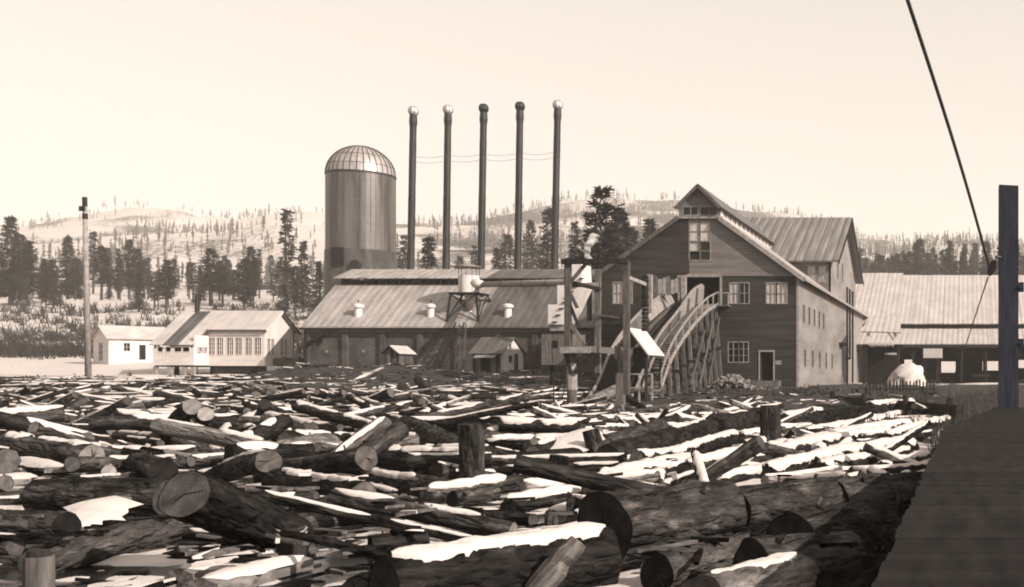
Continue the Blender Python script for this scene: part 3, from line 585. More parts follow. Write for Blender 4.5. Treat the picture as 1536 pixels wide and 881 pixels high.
# ------------------------------------------------------------------ white cottages on the left
def cottage():
    Y0 = 103.0; X = lambda px, D=Y0: (px-CX)*D/F; Z = lambda py, D=Y0: EZ+(CY-py)*D/F
    g = G(-72, 102)
    t = thing('white_cottage', 'long white clapboard cottage with a row of six tall windows and low left wing', 'cottage', (X(340), Y0, Z(551)))
    xr, xm, xl = X(397), X(313), X(229, 101)
    zr, yr = 8.58, 105.25; ze = Z(493); zf = Z(549); sl_ = (zr-ze)/(yr-Y0)
    W = [(313.6, 322), (326, 334.5), (341, 349.5), (354, 362.5), (369, 377.5), (382.5, 391.5)]
    m = MB(); m.wall([(xm, zf), (xr, zf), (xr, ze), (xm, ze)], [(X(a), X(b), Z(532), Z(507)) for a, b in W], Y0, .15); m.build('front_wall', M['white'], t)
    for a, b in W: window(t, W0, X(a), X(b), Z(532), Z(507), Y0+.03, 3, 4, 'glass', 'white_plain', .05, .035)
    gfr = FR((xr, Y0, 0), R(90)); gw = 2*(yr-Y0)
    gwin = [(.35, .75), (.95, 1.35), (2.35, 2.75), (2.95, 3.35)]
    m = MB(gfr); m.wall([(.151, zf), (gw, zf), (gw, ze), (gw/2, zr-.05), (.151, ze)], [(a, b, Z(532), Z(508)) for a, b in gwin], 0, .15); m.build('gable_wall', M['white_plain'], t)
    for a, b in gwin: window(t, gfr, a, b, Z(532), Z(508), .03, 2, 4, 'glass', 'white_plain', .05, .03)
    m = MB(); m.box(xl, xr, Y0+gw-.15, Y0+gw, zf, ze); m.build('rear_wall', M['white'], t)
    def pl(xa, xb, ya, dz, name='roof'):
        m = MB(); f = lambda y: zr+.12+dz-(yr-y)*sl_
        m.slab([(xa, ya, f(ya)), (xb, ya, f(ya)), (xb, yr, f(yr)), (xa, yr, f(yr))], .09); return m.build(name, M['roof_pale'], t)
    pl(xm-.05, xr+.35, Y0-.3, 0)
    m = MB(); f = lambda y: zr+.12-(y-yr)*sl_; m.slab([(xl, yr+.001, f(yr)), (xr+.35, yr+.001, f(yr)), (xr+.35, yr+2.7, f(yr+2.7)), (xl, yr+2.7, f(yr+2.7))], .09); m.build('roof', M['roof_pale'], t)
    m = MB(); m.bar((xr+.37, Y0-.3, zr-(yr-Y0+.3)*sl_-.02), (xr+.37, yr, zr-.02), .04, .2); m.build('rake_board', M['white_plain'], t)
    m = MB(); m.bar((xr+.37, yr+2.7, zr-2.7*sl_-.02), (xr+.37, yr, zr-.02), .04, .22); m.build('rake_board', M['timber_dark'], t)
    m = MB(); m.box(xm, xr+.3, Y0-.36, Y0-.31, ze-.30, ze-.12); m.build('eave_board', M['timber'], t)
    # left wing: the roof runs on down to a lower eave; a dark strip paints a shadow band on it
    yw = 101.0; xv = -76.0; zw = Z(517, yw)
    pl(xv+1.5, xm-.054, yw-.25, 0); pl(xl-.2, xv-.004, yw-.25, 0); pl(xv, xv+1.496, yw-.25, -.04, 'shadow_strip').data.materials[0] = M['roof_dark']
    Xw = lambda px: X(px, yw); Zw = lambda py: Z(py, yw); zfw = Zw(548)
    WW = [(237, 244), (249, 256), (262, 272), (274.5, 284)]
    m = MB(); m.wall([(Xw(229), zfw), (xm, zfw), (xm, zw-.28), (Xw(229), zw-.28)], [(Xw(a), Xw(b), Zw(527.5), Zw(520.5)) for a, b in WW], yw, .15); m.build('wing_wall', M['white'], t)
    for a, b in WW: window(t, W0, Xw(a), Xw(b), Zw(527.5), Zw(520.5), yw+.03, 2, 1, 'glass', 'white_plain', .05, .03)
    m = MB(); m.box(xm-.15, xm, yw+.151, Y0+.05, zfw, zw+.9); m.build('wing_side', M['white'], t)
    wsf = FR((xm, yw+.15, 0), R(90))
    for a_ in (.35, 1.05): window(t, wsf, a_, a_+.42, Zw(527.5), Zw(520.5), -.09, 2, 1, 'glass', 'white_plain', .05, .03)
    m = MB(); m.box(Xw(229), Xw(229)+.15, yw+.151, Y0+gw, zfw, zw-.3); m.build('wing_side', M['white'], t)
    m = MB(); m.box(xl, xm, yw+.2, Y0+gw-.2, zfw-.15, zfw-.02); m.build('floor_frame', M['timber_dark'], t)
    for px in (231, 253, 274, 288):
        m = MB(); m.box(Xw(px)-.16, Xw(px)+.16, yw+.05, yw+.35, zfw-1.8, zfw-.151); m.build('pile', M['trim'], t)
    for px in (240, 268, 300):
        m = MB(); m.box(Xw(px)-.14, Xw(px)+.14, yw+2.0, yw+2.3, zfw-1.6, zfw-.151); m.build('pile', M['timber_dark'], t)
    m = MB(); m.box(xm, xr, Y0+.2, Y0+.3, zf-1.4, zf-.01); m.build('skirting', M['timber_dark'], t)
    c = Vector((X(296, yr), yr, 0)); m = MB(); m.cyl(c+Vector((0, 0, zr-.2)), c+Vector((0, 0, Z(443, yr))), .22, .22, 10); m.build('chimney_pipe', M['iron'], t)
    # porch deck at the right end
    m = MB(); m.box(X(403, 104), X(446, 104), 104.2, 106, Z(547, 104.2), Z(537, 104.2)); m.build('porch_box', M['timber'], t)
    m = MB(); m.bar(P(424, 536, 104), P(436, 540, 104), .1); m.build('porch_rail', M['timber_dark'], t)
cottage()
def small_cottage():
    fr = FR(P(163, 541, 114), R(58)); g = 0
    t = thing('small_white_hut', 'small white hut with gabled roof left of the long cottage', 'hut', fr.o)
    wd, dp, h, rz = 5.6, 4.0, 2.45, 3.75
    holes = [(1.35, 1.9, 1.05, 1.9), (2.75, 3.35, .12, 1.75), (4.1, 4.7, 1.05, 1.9)]
    m = MB(fr); m.wall([(0, -.5), (wd, -.5), (wd, h), (0, h)], holes, 0, .12); m.build('front_wall', M['white_plain'], t)
    for q in (holes[0], holes[2]): window(t, fr, *q, .03, 2, 2, 'glass', 'white_plain', .06, .03)
    m = MB(fr); m.box(2.75, 3.35, .05, .09, .12, 1.75); m.build('door', M['timber_dark'], t)
    m = MB(FR(fr(0, 0, 0), R(58+90))); m.wall([(.121, -.5), (dp, -.5), (dp, h), (dp/2, rz-.05), (.121, h)], [(1.5, 2.6, 0, 1.9)], -.12, .12); m.build('gable_wall', M['white'], t)
    m = MB(FR(fr(0, 0, 0), R(58+90))); m.box(1.5, 2.6, -.08, -.04, 0, 1.9); m.build('side_door', M['trim'], t)
    m = MB(fr); m.box(0, wd, dp-.12, dp, -.5, h); m.box(wd-.12, wd, .121, dp-.121, -.5, h); m.build('rear_wall', M['white'], t)
    for s_ in (0, 1):
        m = MB(fr); y0 = -.3 if not s_ else dp+.3; sl_ = (rz-h)/(dp/2)
        m.slab([fr(-.3, y0, h-.3*sl_+.1), fr(wd+.3, y0, h-.3*sl_+.1), fr(wd+.3, dp/2, rz+.1), fr(-.3, dp/2, rz+.1)], .08); m.build('roof', M['roof_pale'], t)
small_cottage()

# ------------------------------------------------------------------ small sheds against the boiler house
def privy():
    D = 94.0; X = lambda px: (px-CX)*D/F; Z = lambda py: EZ+(CY-py)*D/F; g = Z(556)
    t = thing('plank_shed', 'tiny plank shed with a steep snow-pale roof before the brick wall', 'shed', (X(594), D, g))
    x0, x1, xm = X(577), X(598), X(587); he, hr = Z(529), Z(519); dp = 2.4
    n = 7
    for i in range(n):
        a = x0+(x1-x0)*i/n; b = x0+(x1-x0)*(i+1)/n-.015; c = (a+b)/2; zt = he+(hr-he)*(1-abs(c-xm)/(xm-x0))
        if i == 3: zt -= .0
        m = MB(); m.box(a, b, D, D+.05, g-.4, zt-.03); m.build('plank', M['timber' if i % 3 else 'timber_dark'], t)
    for i in range(8):
        a = i*dp/8; m = MB(); m.box(x1-.02, x1+.03, D+.06+a, D+.06+a+dp/8-.015, g-.4, he-.03); m.build('plank', M['timber'], t)
    m = MB(); m.box(x0, x0+.05, D+.06, D+dp, g-.4, he-.05); m.box(x0, x1, D+dp, D+dp+.05, g-.4, he-.05); m.build('back_planks', M['timber_dark'], t)
    for s_ in (-1, 1):
        xe = x1+.25 if s_ > 0 else x0-.25; m = MB(); m.slab([(xm, D-.3, hr+.06), (xe, D-.3, he-.1), (xe, D+dp+.3, he-.1), (xm, D+dp+.3, hr+.06)], .06); m.build('roof', M['roof_pale' if s_ > 0 else 'timber_dark'], t)
privy()
def cabin():
    D = 94.0; X = lambda px, d=D: (px-CX)*d/F; Z = lambda py, d=D: EZ+(CY-py)*d/F; g = Z(562)
    t = thing('gable_cabin', 'low plank cabin with sloping iron roof and bright white gable end', 'cabin', (X(745), D, g))
    x0, x1 = X(709), X(752); dp = 4.6; he, hr = Z(529), Z(507, D+2.3)
    n = 11
    for i in range(n):
        a = x0+(x1-x0)*i/n; 
        if i in (4, 5): continue
        m = MB(); m.box(a, a+(x1-x0)/n-.02, D, D+.06, g-.4, he); m.build('plank', M['timber' if (i*7) % 3 else 'timber_dark'], t)
    m = MB(); m.box(x0+(x1-x0)*4/n, x0+(x1-x0)*6/n-.02, D+.4, D+.45, g-.4, he); m.build('doorway', M['dark'], t)
    m = MB(); m.slab([(x0+.4, D-.8, he-.45), (x0+2.2, D-.8, he-.45), (x0+2.2, D-.05, he-.15), (x0+.4, D-.05, he-.15)], .05); m.build('door_canopy', M['trim'], t)
    gf_ = FR((x1, D, 0), R(90)); m = MB(gf_); m.wall([(.0, g-.4), (dp, g-.4), (dp, he), (dp/2, hr-.05), (.0, he)], [(1.5, 2.1, g+1.15, g+1.65)], -.02, .1); m.build('gable_wall', M['white_plain'], t)
    window(t, gf_, 1.5, 2.1, g+1.15, g+1.65, .0, 2, 1, 'glass', 'timber_dark', .05, .03)
    m = MB(gf_); m.box(2.6, 3.4, -.06, -.025, g, g+1.9); m.build('gable_door', M['timber'], t)
    m = MB(); m.box(x0, x0+.06, D+.07, D+dp, g-.4, he); m.box(x0, x1, D+dp, D+dp+.06, g-.4, he); m.build('back_planks', M['timber_dark'], t)
    for y0 in (D-.35, D+dp+.35):
        m = MB(); m.slab([(x0-.25, y0, he-.1), (x1+.25, y0, he-.1), (x1+.25, D+dp/2, hr+.06), (x0-.25, D+dp/2, hr+.06)], .06); m.build('roof', M['roof_dark' if y0 < D else 'roof_dark'], t)
cabin()

# ------------------------------------------------------------------ log slip, stairs, trestle, gantry
def bezier_prof(): return [(64.5, -.6), (66.3, .15), (67.6, .9), (68.6, 1.75), (69.6, 2.7), (71.0, 3.6), (73.4, 4.75), (76.9, 6.1), (80.8, 7.3), (84.0, 7.9), (86.0, 7.95)]
PR = bezier_prof()
def pz(y):
    for (a, b), (c, d) in zip(PR[:-1], PR[1:]):
        if y <= c: return b+(d-b)*(y-a)/(c-a)
    return PR[-1][1]
def slip():
    t = thing('log_slip', 'curved timber log slip climbing on trestle legs into the mill opening', 'log slip', (-21.5, 75, .8))
    xl, xr = -22.9, -20.95
    ys = [64.5+i*.75 for i in range(29)]
    for i in range(len(ys)-1):                   # cross planks of the trough floor
        a, b = ys[i], ys[i+1]; m = MB()
        for j in range(3):
            p = a+(b-a)*j/3; q = a+(b-a)*(j+1)/3-.03; m.add([(xl, p, pz(p)), (xr, p, pz(p)), (xr, q, pz(q)), (xl, q, pz(q)), (xl, p, pz(p)-.1), (xr, p, pz(p)-.1), (xr, q, pz(q)-.1), (xl, q, pz(q)-.1)], [(0, 1, 2, 3), (7, 6, 5, 4), (0, 4, 5, 1), (1, 5, 6, 2), (2, 6, 7, 3), (3, 7, 4, 0)])
        m.build('floor_planks', M['timber_dark'], t)
    for x in (xl+.5, xr-.5):                     # skid rails on the floor
        m = MB()
        for a, b in zip(ys[:-1], ys[1:]): m.bar((x, a, pz(a)+.12), (x, b, pz(b)+.12), .16, .2)
        m.build('skid_rail', M['timber'], t)
    m = MB(); xm = (xl+xr)/2
    for a, b in zip(ys[:-1], ys[1:]): m.bar((xm, a, pz(a)+.06), (xm, b, pz(b)+.06), .14, .08)
    m.build('haul_chain', M['iron'], t)
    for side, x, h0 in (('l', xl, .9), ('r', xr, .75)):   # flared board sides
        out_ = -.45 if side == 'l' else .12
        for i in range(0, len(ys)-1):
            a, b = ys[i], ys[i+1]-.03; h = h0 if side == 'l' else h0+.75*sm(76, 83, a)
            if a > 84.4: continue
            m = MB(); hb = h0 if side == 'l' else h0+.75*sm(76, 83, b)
            m.slab([(x, a, pz(a)), (x, b, pz(b)), (x+out_, b, pz(b)+hb), (x+out_, a, pz(a)+h)], .06); m.build('side_board', M['timber_dark' if a < 71 else 'trim' if a > 77 else 'timber'], t)  # lowest boards take a darker colour for the shadow under the shelter
        m = MB()
        for a, b in zip(ys[:-3], ys[1:-2]):
            h = h0 if side == 'l' else h0+.75*sm(76, 83, a); hb = h0 if side == 'l' else h0+.75*sm(76, 83, b)
            m.bar((x+out_, a, pz(a)+h+.05), (x+out_, b, pz(b)+hb+.05), .12, .12)
        m.build('side_rail', M['trim'], t)
        for y in (67, 69.5, 72, 74.5, 77, 79.5, 82):
            h = h0 if side == 'l' else h0+.75*sm(76, 83, y); s_ = -1 if side == 'l' else 1
            m = MB(); m.bar((x+s_*.15, y, pz(y)-.2), (x+out_+s_*.15, y, pz(y)+h), .12); m.build('side_stud', M['timber'], t)
    # upright boards left of the opening at the head of the slip
    for i, px in enumerate((984, 990, 996, 1003, 1009, 1015, 1021)):
        b = P(px, 447-i*1.5, 81.5); m = MB(); m.bar(b, P(px-1+(i % 3), 414+(i*5) % 7, 81.7), .26+.05*(i % 2), .06); m.build('head_board', M['trim' if i % 3 else 'timber'], t)
    m = MB(); m.bar(P(1026, 415, 80.5), P(1026, 475, 80.5), .34, .34); m.build('head_post', M['trim'], t)
    m = MB(); m.bar(P(985, 412, 81.7), P(1030, 411, 81.7), .16); m.build('head_beam', M['timber_dark'], t)
    # trestle bents
    for i, y in enumerate((68.5, 70.2, 71.9, 73.6, 75.3, 77, 78.7, 80.4, 82.0, 83.4)):
        top = pz(y)-.12
        m = MB(); m.bar((xl-.2, y, top-.1), (-19.45, y, top-.1), .22, .26); m.build('cap_beam', M['timber'], t)
        for x, lean in ((xl+.1, -.4), (xr, .15), (-19.6, .45)):
            gz = G(x+lean, y)-.4; gz = max(gz, -.6)
            m = MB(); m.bar((x, y, top-.2), (x+lean*(top-gz)/6, y-.1, gz), .2, .2); m.build('leg', M['timber'], t)
        if top > 3:
            m = MB(); m.bar((xl+.1, y-.14, top-.5), (-19.3, y-.14, max(1.2, top-3.4)), .07, .2); m.bar((xl-.2, y-.13, top*.5+.6), (-19.1, y-.13, top*.5+.6), .07, .2); m.build('brace', M['timber_dark'], t)
    for y0, y1 in ((73.5, 78.6), (76, 81.2), (78.6, 83.3)):
        m = MB(); m.bar((-19.0, y0, 1.6), (-19.3, y1, pz(y1)-1), .08, .2); m.build('brace', M['timber'], t)
    # stair walk beside it with hand rails
    s = thing('stairway', 'long curved timber stairway with hand rails climbing beside the log slip', 'stairway', (-20.2, 68.6, .8))
    xa, xb = -20.72, -19.55
    n = 46
    for i in range(n):
        y = 68.3+i*(84-68.3)/n; z = pz(y)+.05
        m = MB(); m.box(xa+.06, xb-.06, y, y+.27, z-.05, z); m.build('tread', M['trim'], s)
    yy = [68.3+i*(84-68.3)/18 for i in range(19)]
    for x in (xa, xb):
        m = MB()
        for a, b in zip(yy[:-1], yy[1:]): m.bar((x, a, pz(a)-.02), (x, b, pz(b)-.02), .08, .26)
        m.build('stringer', M['trim'], s)
    for x in (xb,):
        m = MB()
        for a, b in zip(yy[:-1], yy[1:]): m.bar((x, a, pz(a)+.95), (x, b, pz(b)+.95), .09, .1)
        m.build('hand_rail', M['trim'], s)
        for a in yy[::2]: m = MB(); m.bar((x, a, pz(a)-.1), (x, a, pz(a)+.93), .08); m.build('rail_post', M['trim'], s)
    m = MB(); m.box(-21.3, xb, 66.4, 68.28, 1.25, 1.4); m.build('landing', M['timber'], s)
    for x in (-21.25, -20.4, xb-.05): m = MB(); m.bar((x, 66.45, .2), (x, 66.45, 2.35), .1); m.build('landing_post', M['trim'], s)
    m = MB(); m.bar((-21.25, 66.43, 2.35), (xb, 66.43, 2.35), .08); m.bar((-21.25, 66.43, 1.5), (xb, 66.43, 1.5), .07); m.build('landing_rail', M['trim'], s)
    m = MB(); m.box(xb, xb+1.0, 83.0, 83.95, pz(83)-.05, pz(83)+.05); m.build('top_landing', M['timber'], s)
    m = MB(); m.bar((xb+1, 83, pz(83)), (xb+1, 83, pz(83)+1), .08); m.bar((xb, 83, pz(83)+1), (xb+1, 83, pz(83)+1), .08); m.build('top_rail', M['trim'], s)
slip()
def shelter():
    t = thing('roofed_shelter', 'open shelter at the slip foot under a steep snow covered roof', 'shelter', (-20.9, 67.2, 0))
    y0, y1 = 65.6, 69.0; xm = -20.75; zr = EZ+(CY-494)*65.6/F; xe, ze = -19.55, EZ+(CY-534)*65.6/F; xl = -21.6; zl = EZ+(CY-519)*65.6/F
    m = MB(); m.slab([(xm, y0, zr), (xe, y0, ze), (xe, y1, ze), (xm, y1, zr)], .07); m.build('roof', M['timber'], t)
    m = MB(); m.slab([(xm, y0, zr), (xl, y0, zl), (xl, y1, zl), (xm, y1, zr)], .07); m.build('roof', M['timber'], t)
    m = MB(); m.slab([(xm-.02, y0-.03, zr+.10), (xe+.04, y0-.03, ze+.06), (xe+.04, y1, ze+.06), (xm-.02, y1, zr+.1)], .08); m.build('snow_cover', M['snow'], t)
    m = MB(); m.slab([(xm-.03, y0-.03, zr+.09), (xl-.03, y0-.03, zl+.05), (xl-.03, y1, zl+.05), (xm-.03, y1, zr+.09)], .08); m.build('snow_cover', M['snow'], t)
    for x, z in ((xl+.15, zl), (xe-.2, ze)):
        for y in (y0+.15, y1-.15): m = MB(); m.bar((x, y, -.4), (x, y, z-.08), .16); m.build('post', M['timber_dark'], t)
    m = MB(); m.box(xl+.2, xm+.2, y1-.3, y1-.2, .2, zl); m.build('back_planks', M['timber_dark'], t)
shelter()
def gantry():
    D = 58.0; Q = lambda px, py, d=D: P(px, py, d)
    t = thing('timber_gantry', 'tall timber gantry of posts and crossbeam standing on a pile in the pond', 'gantry', Q(855, 630))
    def br(n, a, b, w_, mt='timber', h_=None): m = MB(); m.bar(a, b, w_, h_); m.build(n, M[mt], t)
    br('post', Q(852, 395), Q(852, 519), .3); br('post', Q(940, 393), Q(940, 592), .3); br('post', Q(897, 405, 62), Q(897, 560, 62), .3)
    br('top_beam', Q(845, 393.5)+Vector((0, -.17, 0)), Q(943, 392)+Vector((0, -.17, 0)), .26, 'timber_dark')
    br('rear_beam', Q(860, 428, 59), Q(897, 427, 62), .24); br('rear_beam', Q(856, 424, 58.3), Q(899, 434, 62), .2, 'timber_dark')
    br('brace', Q(855, 424), Q(878, 397), .16); br('brace', Q(854, 437), Q(866, 462), .16); br('brace', Q(854, 455), Q(868, 490), .14, 'timber_dark'); br('brace', Q(855, 485), Q(877, 518), .2)
    br('rail', Q(942, 417), Q(968, 427, 61), .2, 'trim'); br('tie', Q(900, 473, 62), Q(930, 477, 62), .08, 'trim')
    m = MB(); m.box(Q(846, 0).x, Q(889, 0).x, D-.4, D+3.6, Q(0, 529).z, Q(0, 519.5).z); pf = m.build('platform', M['timber'], t)
    m = MB(); m.box(Q(845, 0).x, Q(890, 0).x, D-.5, D-.41, Q(0, 530).z, Q(0, 521).z); m.build('fascia', M['trim'], pf)
    m = MB(); m.cyl(Q(858, 530, D+.3), Q(858, 640, D+.3), .23, .29, 14); m.build('pile', M['timber'], t, True)
    m = MB(); m.cyl(Q(858, 545, D+.3)-Vector((0, .02, 0)), Q(858, 585, D+.3), .27, .3, 10); m.build('pile_casing', M['trim'], t)
    br('knee_brace', Q(848, 531), Q(857, 560), .16, 'timber_dark'); br('knee_brace', Q(887, 531), Q(863, 560), .18, 'timber_dark')
    br('hanging_rod', Q(830, 560), Q(831, 612), .05, 'iron'); br('hanging_rod', Q(849, 570), Q(840, 615), .05, 'iron')
    br('post', Q(931, 560, 60), Q(931, 610, 60), .42, 'timber')
    m = MB(); rr = random.Random(8)
    a, b = Q(968, 414, 61), Q(968, 498, 61)
    n = 14
    for i in range(n): m.cyl(a.lerp(b, i/n), a.lerp(b, (i+1)/n-.012), .16+.05*(i % 2), .2, 9)
    m.build('notched_pole', M['timber_dark'], t)
    br('post', Q(975, 412, 61.4), Q(975, 470, 61.4), .26, 'trim')
gantry()
def chute():
    D = 79.0; X = lambda px: (px-CX)*D/F; Z = lambda py: EZ+(CY-py)*D/F
    t = thing('conveyor_housing', 'white stepped conveyor housing rising between brick house and mill', 'conveyor', (X(845), D, Z(490)))
    poly = [(822, 457), (836, 457), (836, 428), (848, 428), (848, 396), (872, 396), (874, 432), (866, 448), (858, 466), (845, 487), (822, 487)]
    m = MB(); m.prism([(X(a), Z(b)) for a, b in reversed(poly)], D, D+2.0); m.build('casing', M['white_plain'], t)
    for i in range(9):
        f_ = i/8; px = 829+40*f_; py = 483-64*f_-6*math.sin(f_*3); m = MB(); m.box(X(px), X(px+7), D-.14, D-.003, Z(py+.7), Z(py-.7)); m.build('step', M['timber_dark'], t)
    m = MB(); m.prism([(X(822), Z(487.2)), (X(846), Z(487.2)), (X(841), Z(502)), (X(825), Z(502))][::-1], D+.2, D+1.8); m.build('hopper', M['trim'], t)
    b = thing('hanging_bin', 'grey boarded bin with a small dark hatch below the white conveyor', 'bin', (X(845), D-1, Z(548)))
    m = MB(); m.wall([(X(822), Z(548)), (X(845), Z(548)), (X(868), Z(526)), (X(868), Z(500)), (X(822), Z(500))], [], D-1.2, 2.6); m.build('box', M['timber'], b)
    m = MB(); m.box(X(838), X(846), D-1.23, D-1.203, Z(523), Z(512)); m.build('hatch', M['dark'], b)
    m = MB(); m.box(X(820), X(870), D-1.3, D+1.5, Z(500), Z(497.5)); m.build('lid', M['timber_dark'], b)
    for px in (826, 862): m = MB(); m.bar((X(px), D+.2, .8), (X(px), D+.2, Z(530)), .22); m.build('leg', M['timber_dark'], b)
    p = P(884, 392, 92); s = thing('steam_pipe', 'short dark exhaust pipe puffing steam behind the gantry', 'pipe', (p.x, p.y, 8)); m = MB(); m.cyl((p.x, p.y, 7), P(884, 392, 92), .22, .22, 10); m.cyl(P(884, 393, 92), P(884, 390.5, 92), .34, .34, 10); m.build('pipe', M['iron'], s)
    # steam: lumpy cloud filled with a thin scattering volume
    sm_ = bpy.data.materials.new('steam'); sm_.use_nodes = True; sm_.node_tree.nodes.clear(); o = sm_.node_tree.nodes.new('ShaderNodeOutputMaterial'); v = sm_.node_tree.nodes.new('ShaderNodeVolumePrincipled'); v.inputs['Density'].default_value = 1.6; v.inputs['Color'].default_value = (.97, .95, .93, 1); sm_.node_tree.links.new(v.outputs[0], o.inputs['Volume'])
    T_ = sm_.node_tree; tc_ = T_.nodes.new('ShaderNodeTexCoord'); nz_ = T_.nodes.new('ShaderNodeTexNoise'); nz_.inputs['Scale'].default_value = 2.2; nz_.inputs['Detail'].default_value = 4; rg_ = T_.nodes.new('ShaderNodeMapRange'); rg_.inputs['From Min'].default_value = .42; rg_.inputs['From Max'].default_value = .62; rg_.inputs['To Max'].default_value = 4.5
    T_.links.new(tc_.outputs['Object'], nz_.inputs['Vector']); T_.links.new(nz_.outputs['Fac'], rg_.inputs[0]); T_.links.new(rg_.outputs[0], v.inputs['Density'])
    import bmesh
    bm = bmesh.new(); rr = random.Random(2)
    for px, py, r in ((884, 388, .22), (883, 384, .3), (881, 379, .32), (881, 374, .36), (883, 369, .4), (886, 365, .42), (889, 361, .45), (892, 357, .36), (888, 367, .3), (895, 354, .26)):
        r *= .8; c = P(px+rr.uniform(-1, 1), py, 92+rr.uniform(-.2, .2)); bmesh.ops.create_icosphere(bm, subdivisions=3, radius=r, matrix=Matrix.Translation(c))
    for v_ in bm.verts: v_.co += Vector((noise.noise(v_.co*1.7), noise.noise(v_.co*1.7+Vector((5, 0, 0))), noise.noise(v_.co*1.7+Vector((0, 9, 0)))))*.5
    me = bpy.data.meshes.new('steam_plume'); bm.to_mesh(me); bm.free(); me.materials.append(sm_)
    rm = link('steam_plume', me); md = rm.modifiers.new('r', 'REMESH'); md.mode = 'VOXEL'; md.voxel_size = .12
    tag(rm, 'white plume of steam drifting up from the exhaust pipe before the dark pine', 'steam', kind='stuff')
chute()

# ------------------------------------------------------------------ lumber shed on the right, canopy, picket fence, snow pile
def lumber_shed():
    D0, D1 = 128.0, 152.0; x0, x1 = -19.0, 45.0
    ze = EZ+(CY-516)*D0/F; z1 = EZ+(CY-487)*136/F; zr = EZ+(CY-413)*D1/F; g = 1.2
    t = thing('lumber_shed', 'vast open sided lumber shed with pale two tier roof right of the mill', 'shed', (0, D0, g))
    n = 32
    for i in range(n):                           # roof in broad sheets, the lower tier set below the upper
        a = x0+(x1-x0)*i/n; b = x0+(x1-x0)*(i+1)/n-.03; dz = .02*(i % 2)
        m = MB(); m.slab([(a, D0, ze+dz), (b, D0, ze+dz), (b, 136.6, z1-.35+dz), (a, 136.6, z1-.35+dz)], .12); m.build('roof_sheet', M['roof_shed'], t)
        m = MB(); m.slab([(a, 135.6, z1+.1+dz), (b, 135.6, z1+.1+dz), (b, D1, zr+dz+(.3 if i < 5 else 0)), (a, D1, zr+dz+(.3 if i < 5 else 0))], .12); m.build('roof_sheet', M['roof_shed'], t)
    m = MB(); m.box(x0, x1, 135.9, 136.0, z1-.6, z1-.1); m.build('tier_board', M['timber_dark'], t)
    m = MB(); m.box(x0, x1, D0-.05, D0+.05, ze-.45, ze-.1); m.build('eave_board', M['timber_dark'], t)
    m = MB(); m.slab([(x0, D1+18, ze), (x1, D1+18, ze), (x1, D1+.01, zr-.1), (x0, D1+.01, zr-.1)], .12); m.build('rear_roof', M['roof_dark'], t)
    rr = random.Random(4)
    for i in range(22):
        x = x0+1+i*2.9
        for y in (D0+.3, D0+12): m = MB(); m.box(x-.16, x+.16, y, y+.32, g-.6, (ze-.12 if y < D0+5 else z1)); m.build('post', M['timber_dark'], t)
    for i in range(11):
        x = x0+1+i*5.8; m = MB(); m.bar((x, D0+.4, ze-.3), (x+1.6, D0+.4, ze-1.5), .14); m.bar((x, D0+.4, ze-1.5), (x-1.6, D0+.4, ze-.3), .14); m.build('knee_brace', M['timber_dark'], t)
    # rear boarding with gaps through which the snow shows
    gaps = []
    x = x0+1.5
    while x < x1-3:
        w_ = rr.uniform(.8, 2.6)
        if rr.random() < .75: gaps.append((x, x+w_, 2.7+rr.uniform(-.3, .7), 3.7+rr.uniform(0, .8)))
        if rr.random() < .5: gaps.append((x+.1, x+w_*.7, 1.3, 2.1+rr.uniform(0, .3)))
        x += w_+rr.uniform(1.2, 4.0)
    m = MB(); m.wall([(x0, g-.6), (x1, g-.6), (x1, 9), (x0, 9)], gaps, D0+14, .1); m.build('rear_boarding', M['dark'], t)  # shade inside the shed is put into the dark board colour
    for i in range(9):                           # stacks of lumber inside
        x = x0+2+i*6.2+rr.uniform(-1, 1); h = rr.uniform(.9, 1.7); l = thing('lumber_stack', 'dark stack of sawn lumber inside the open shed', 'lumber', (x, D0+5, g), 'lumber stacks in the open shed')
        for j in range(4): m = MB(); m.box(x-1.2+.04*j, x+1.2-.05*j, D0+4, D0+8, g-.2+h*j/4, g-.2+h*(j+1)/4-.05); m.build('layer', M['timber_dark' if (i+j) % 3 else 'timber'], l)
lumber_shed()
def bright_gap():  # added block in place of a bright opening through the shed
    D = 116.0; t = thing('bright_gap_block', 'white block added in place of a bright gap through the open shed', 'white_block', P(1400, 575, D))
    m = MB(); a, b = P(1385, 537, D), P(1413, 523, D); m.box(a.x, b.x, D, D+1.6, a.z, b.z); m.build('gap_fill', M['snow'], t)
    m = MB(); m.box(a.x-.1, b.x+.1, D-.1, D+1.7, a.z-.15, a.z-.003); m.build('block_base', M['timber_dark'], t)
    for x in (a.x+.2, b.x-.3):
        for y in (D+.1, D+1.4): m = MB(); m.bar((x, y, .9), (x, y, a.z-.15), .12); m.build('leg', M['timber_dark'], t)
bright_gap()
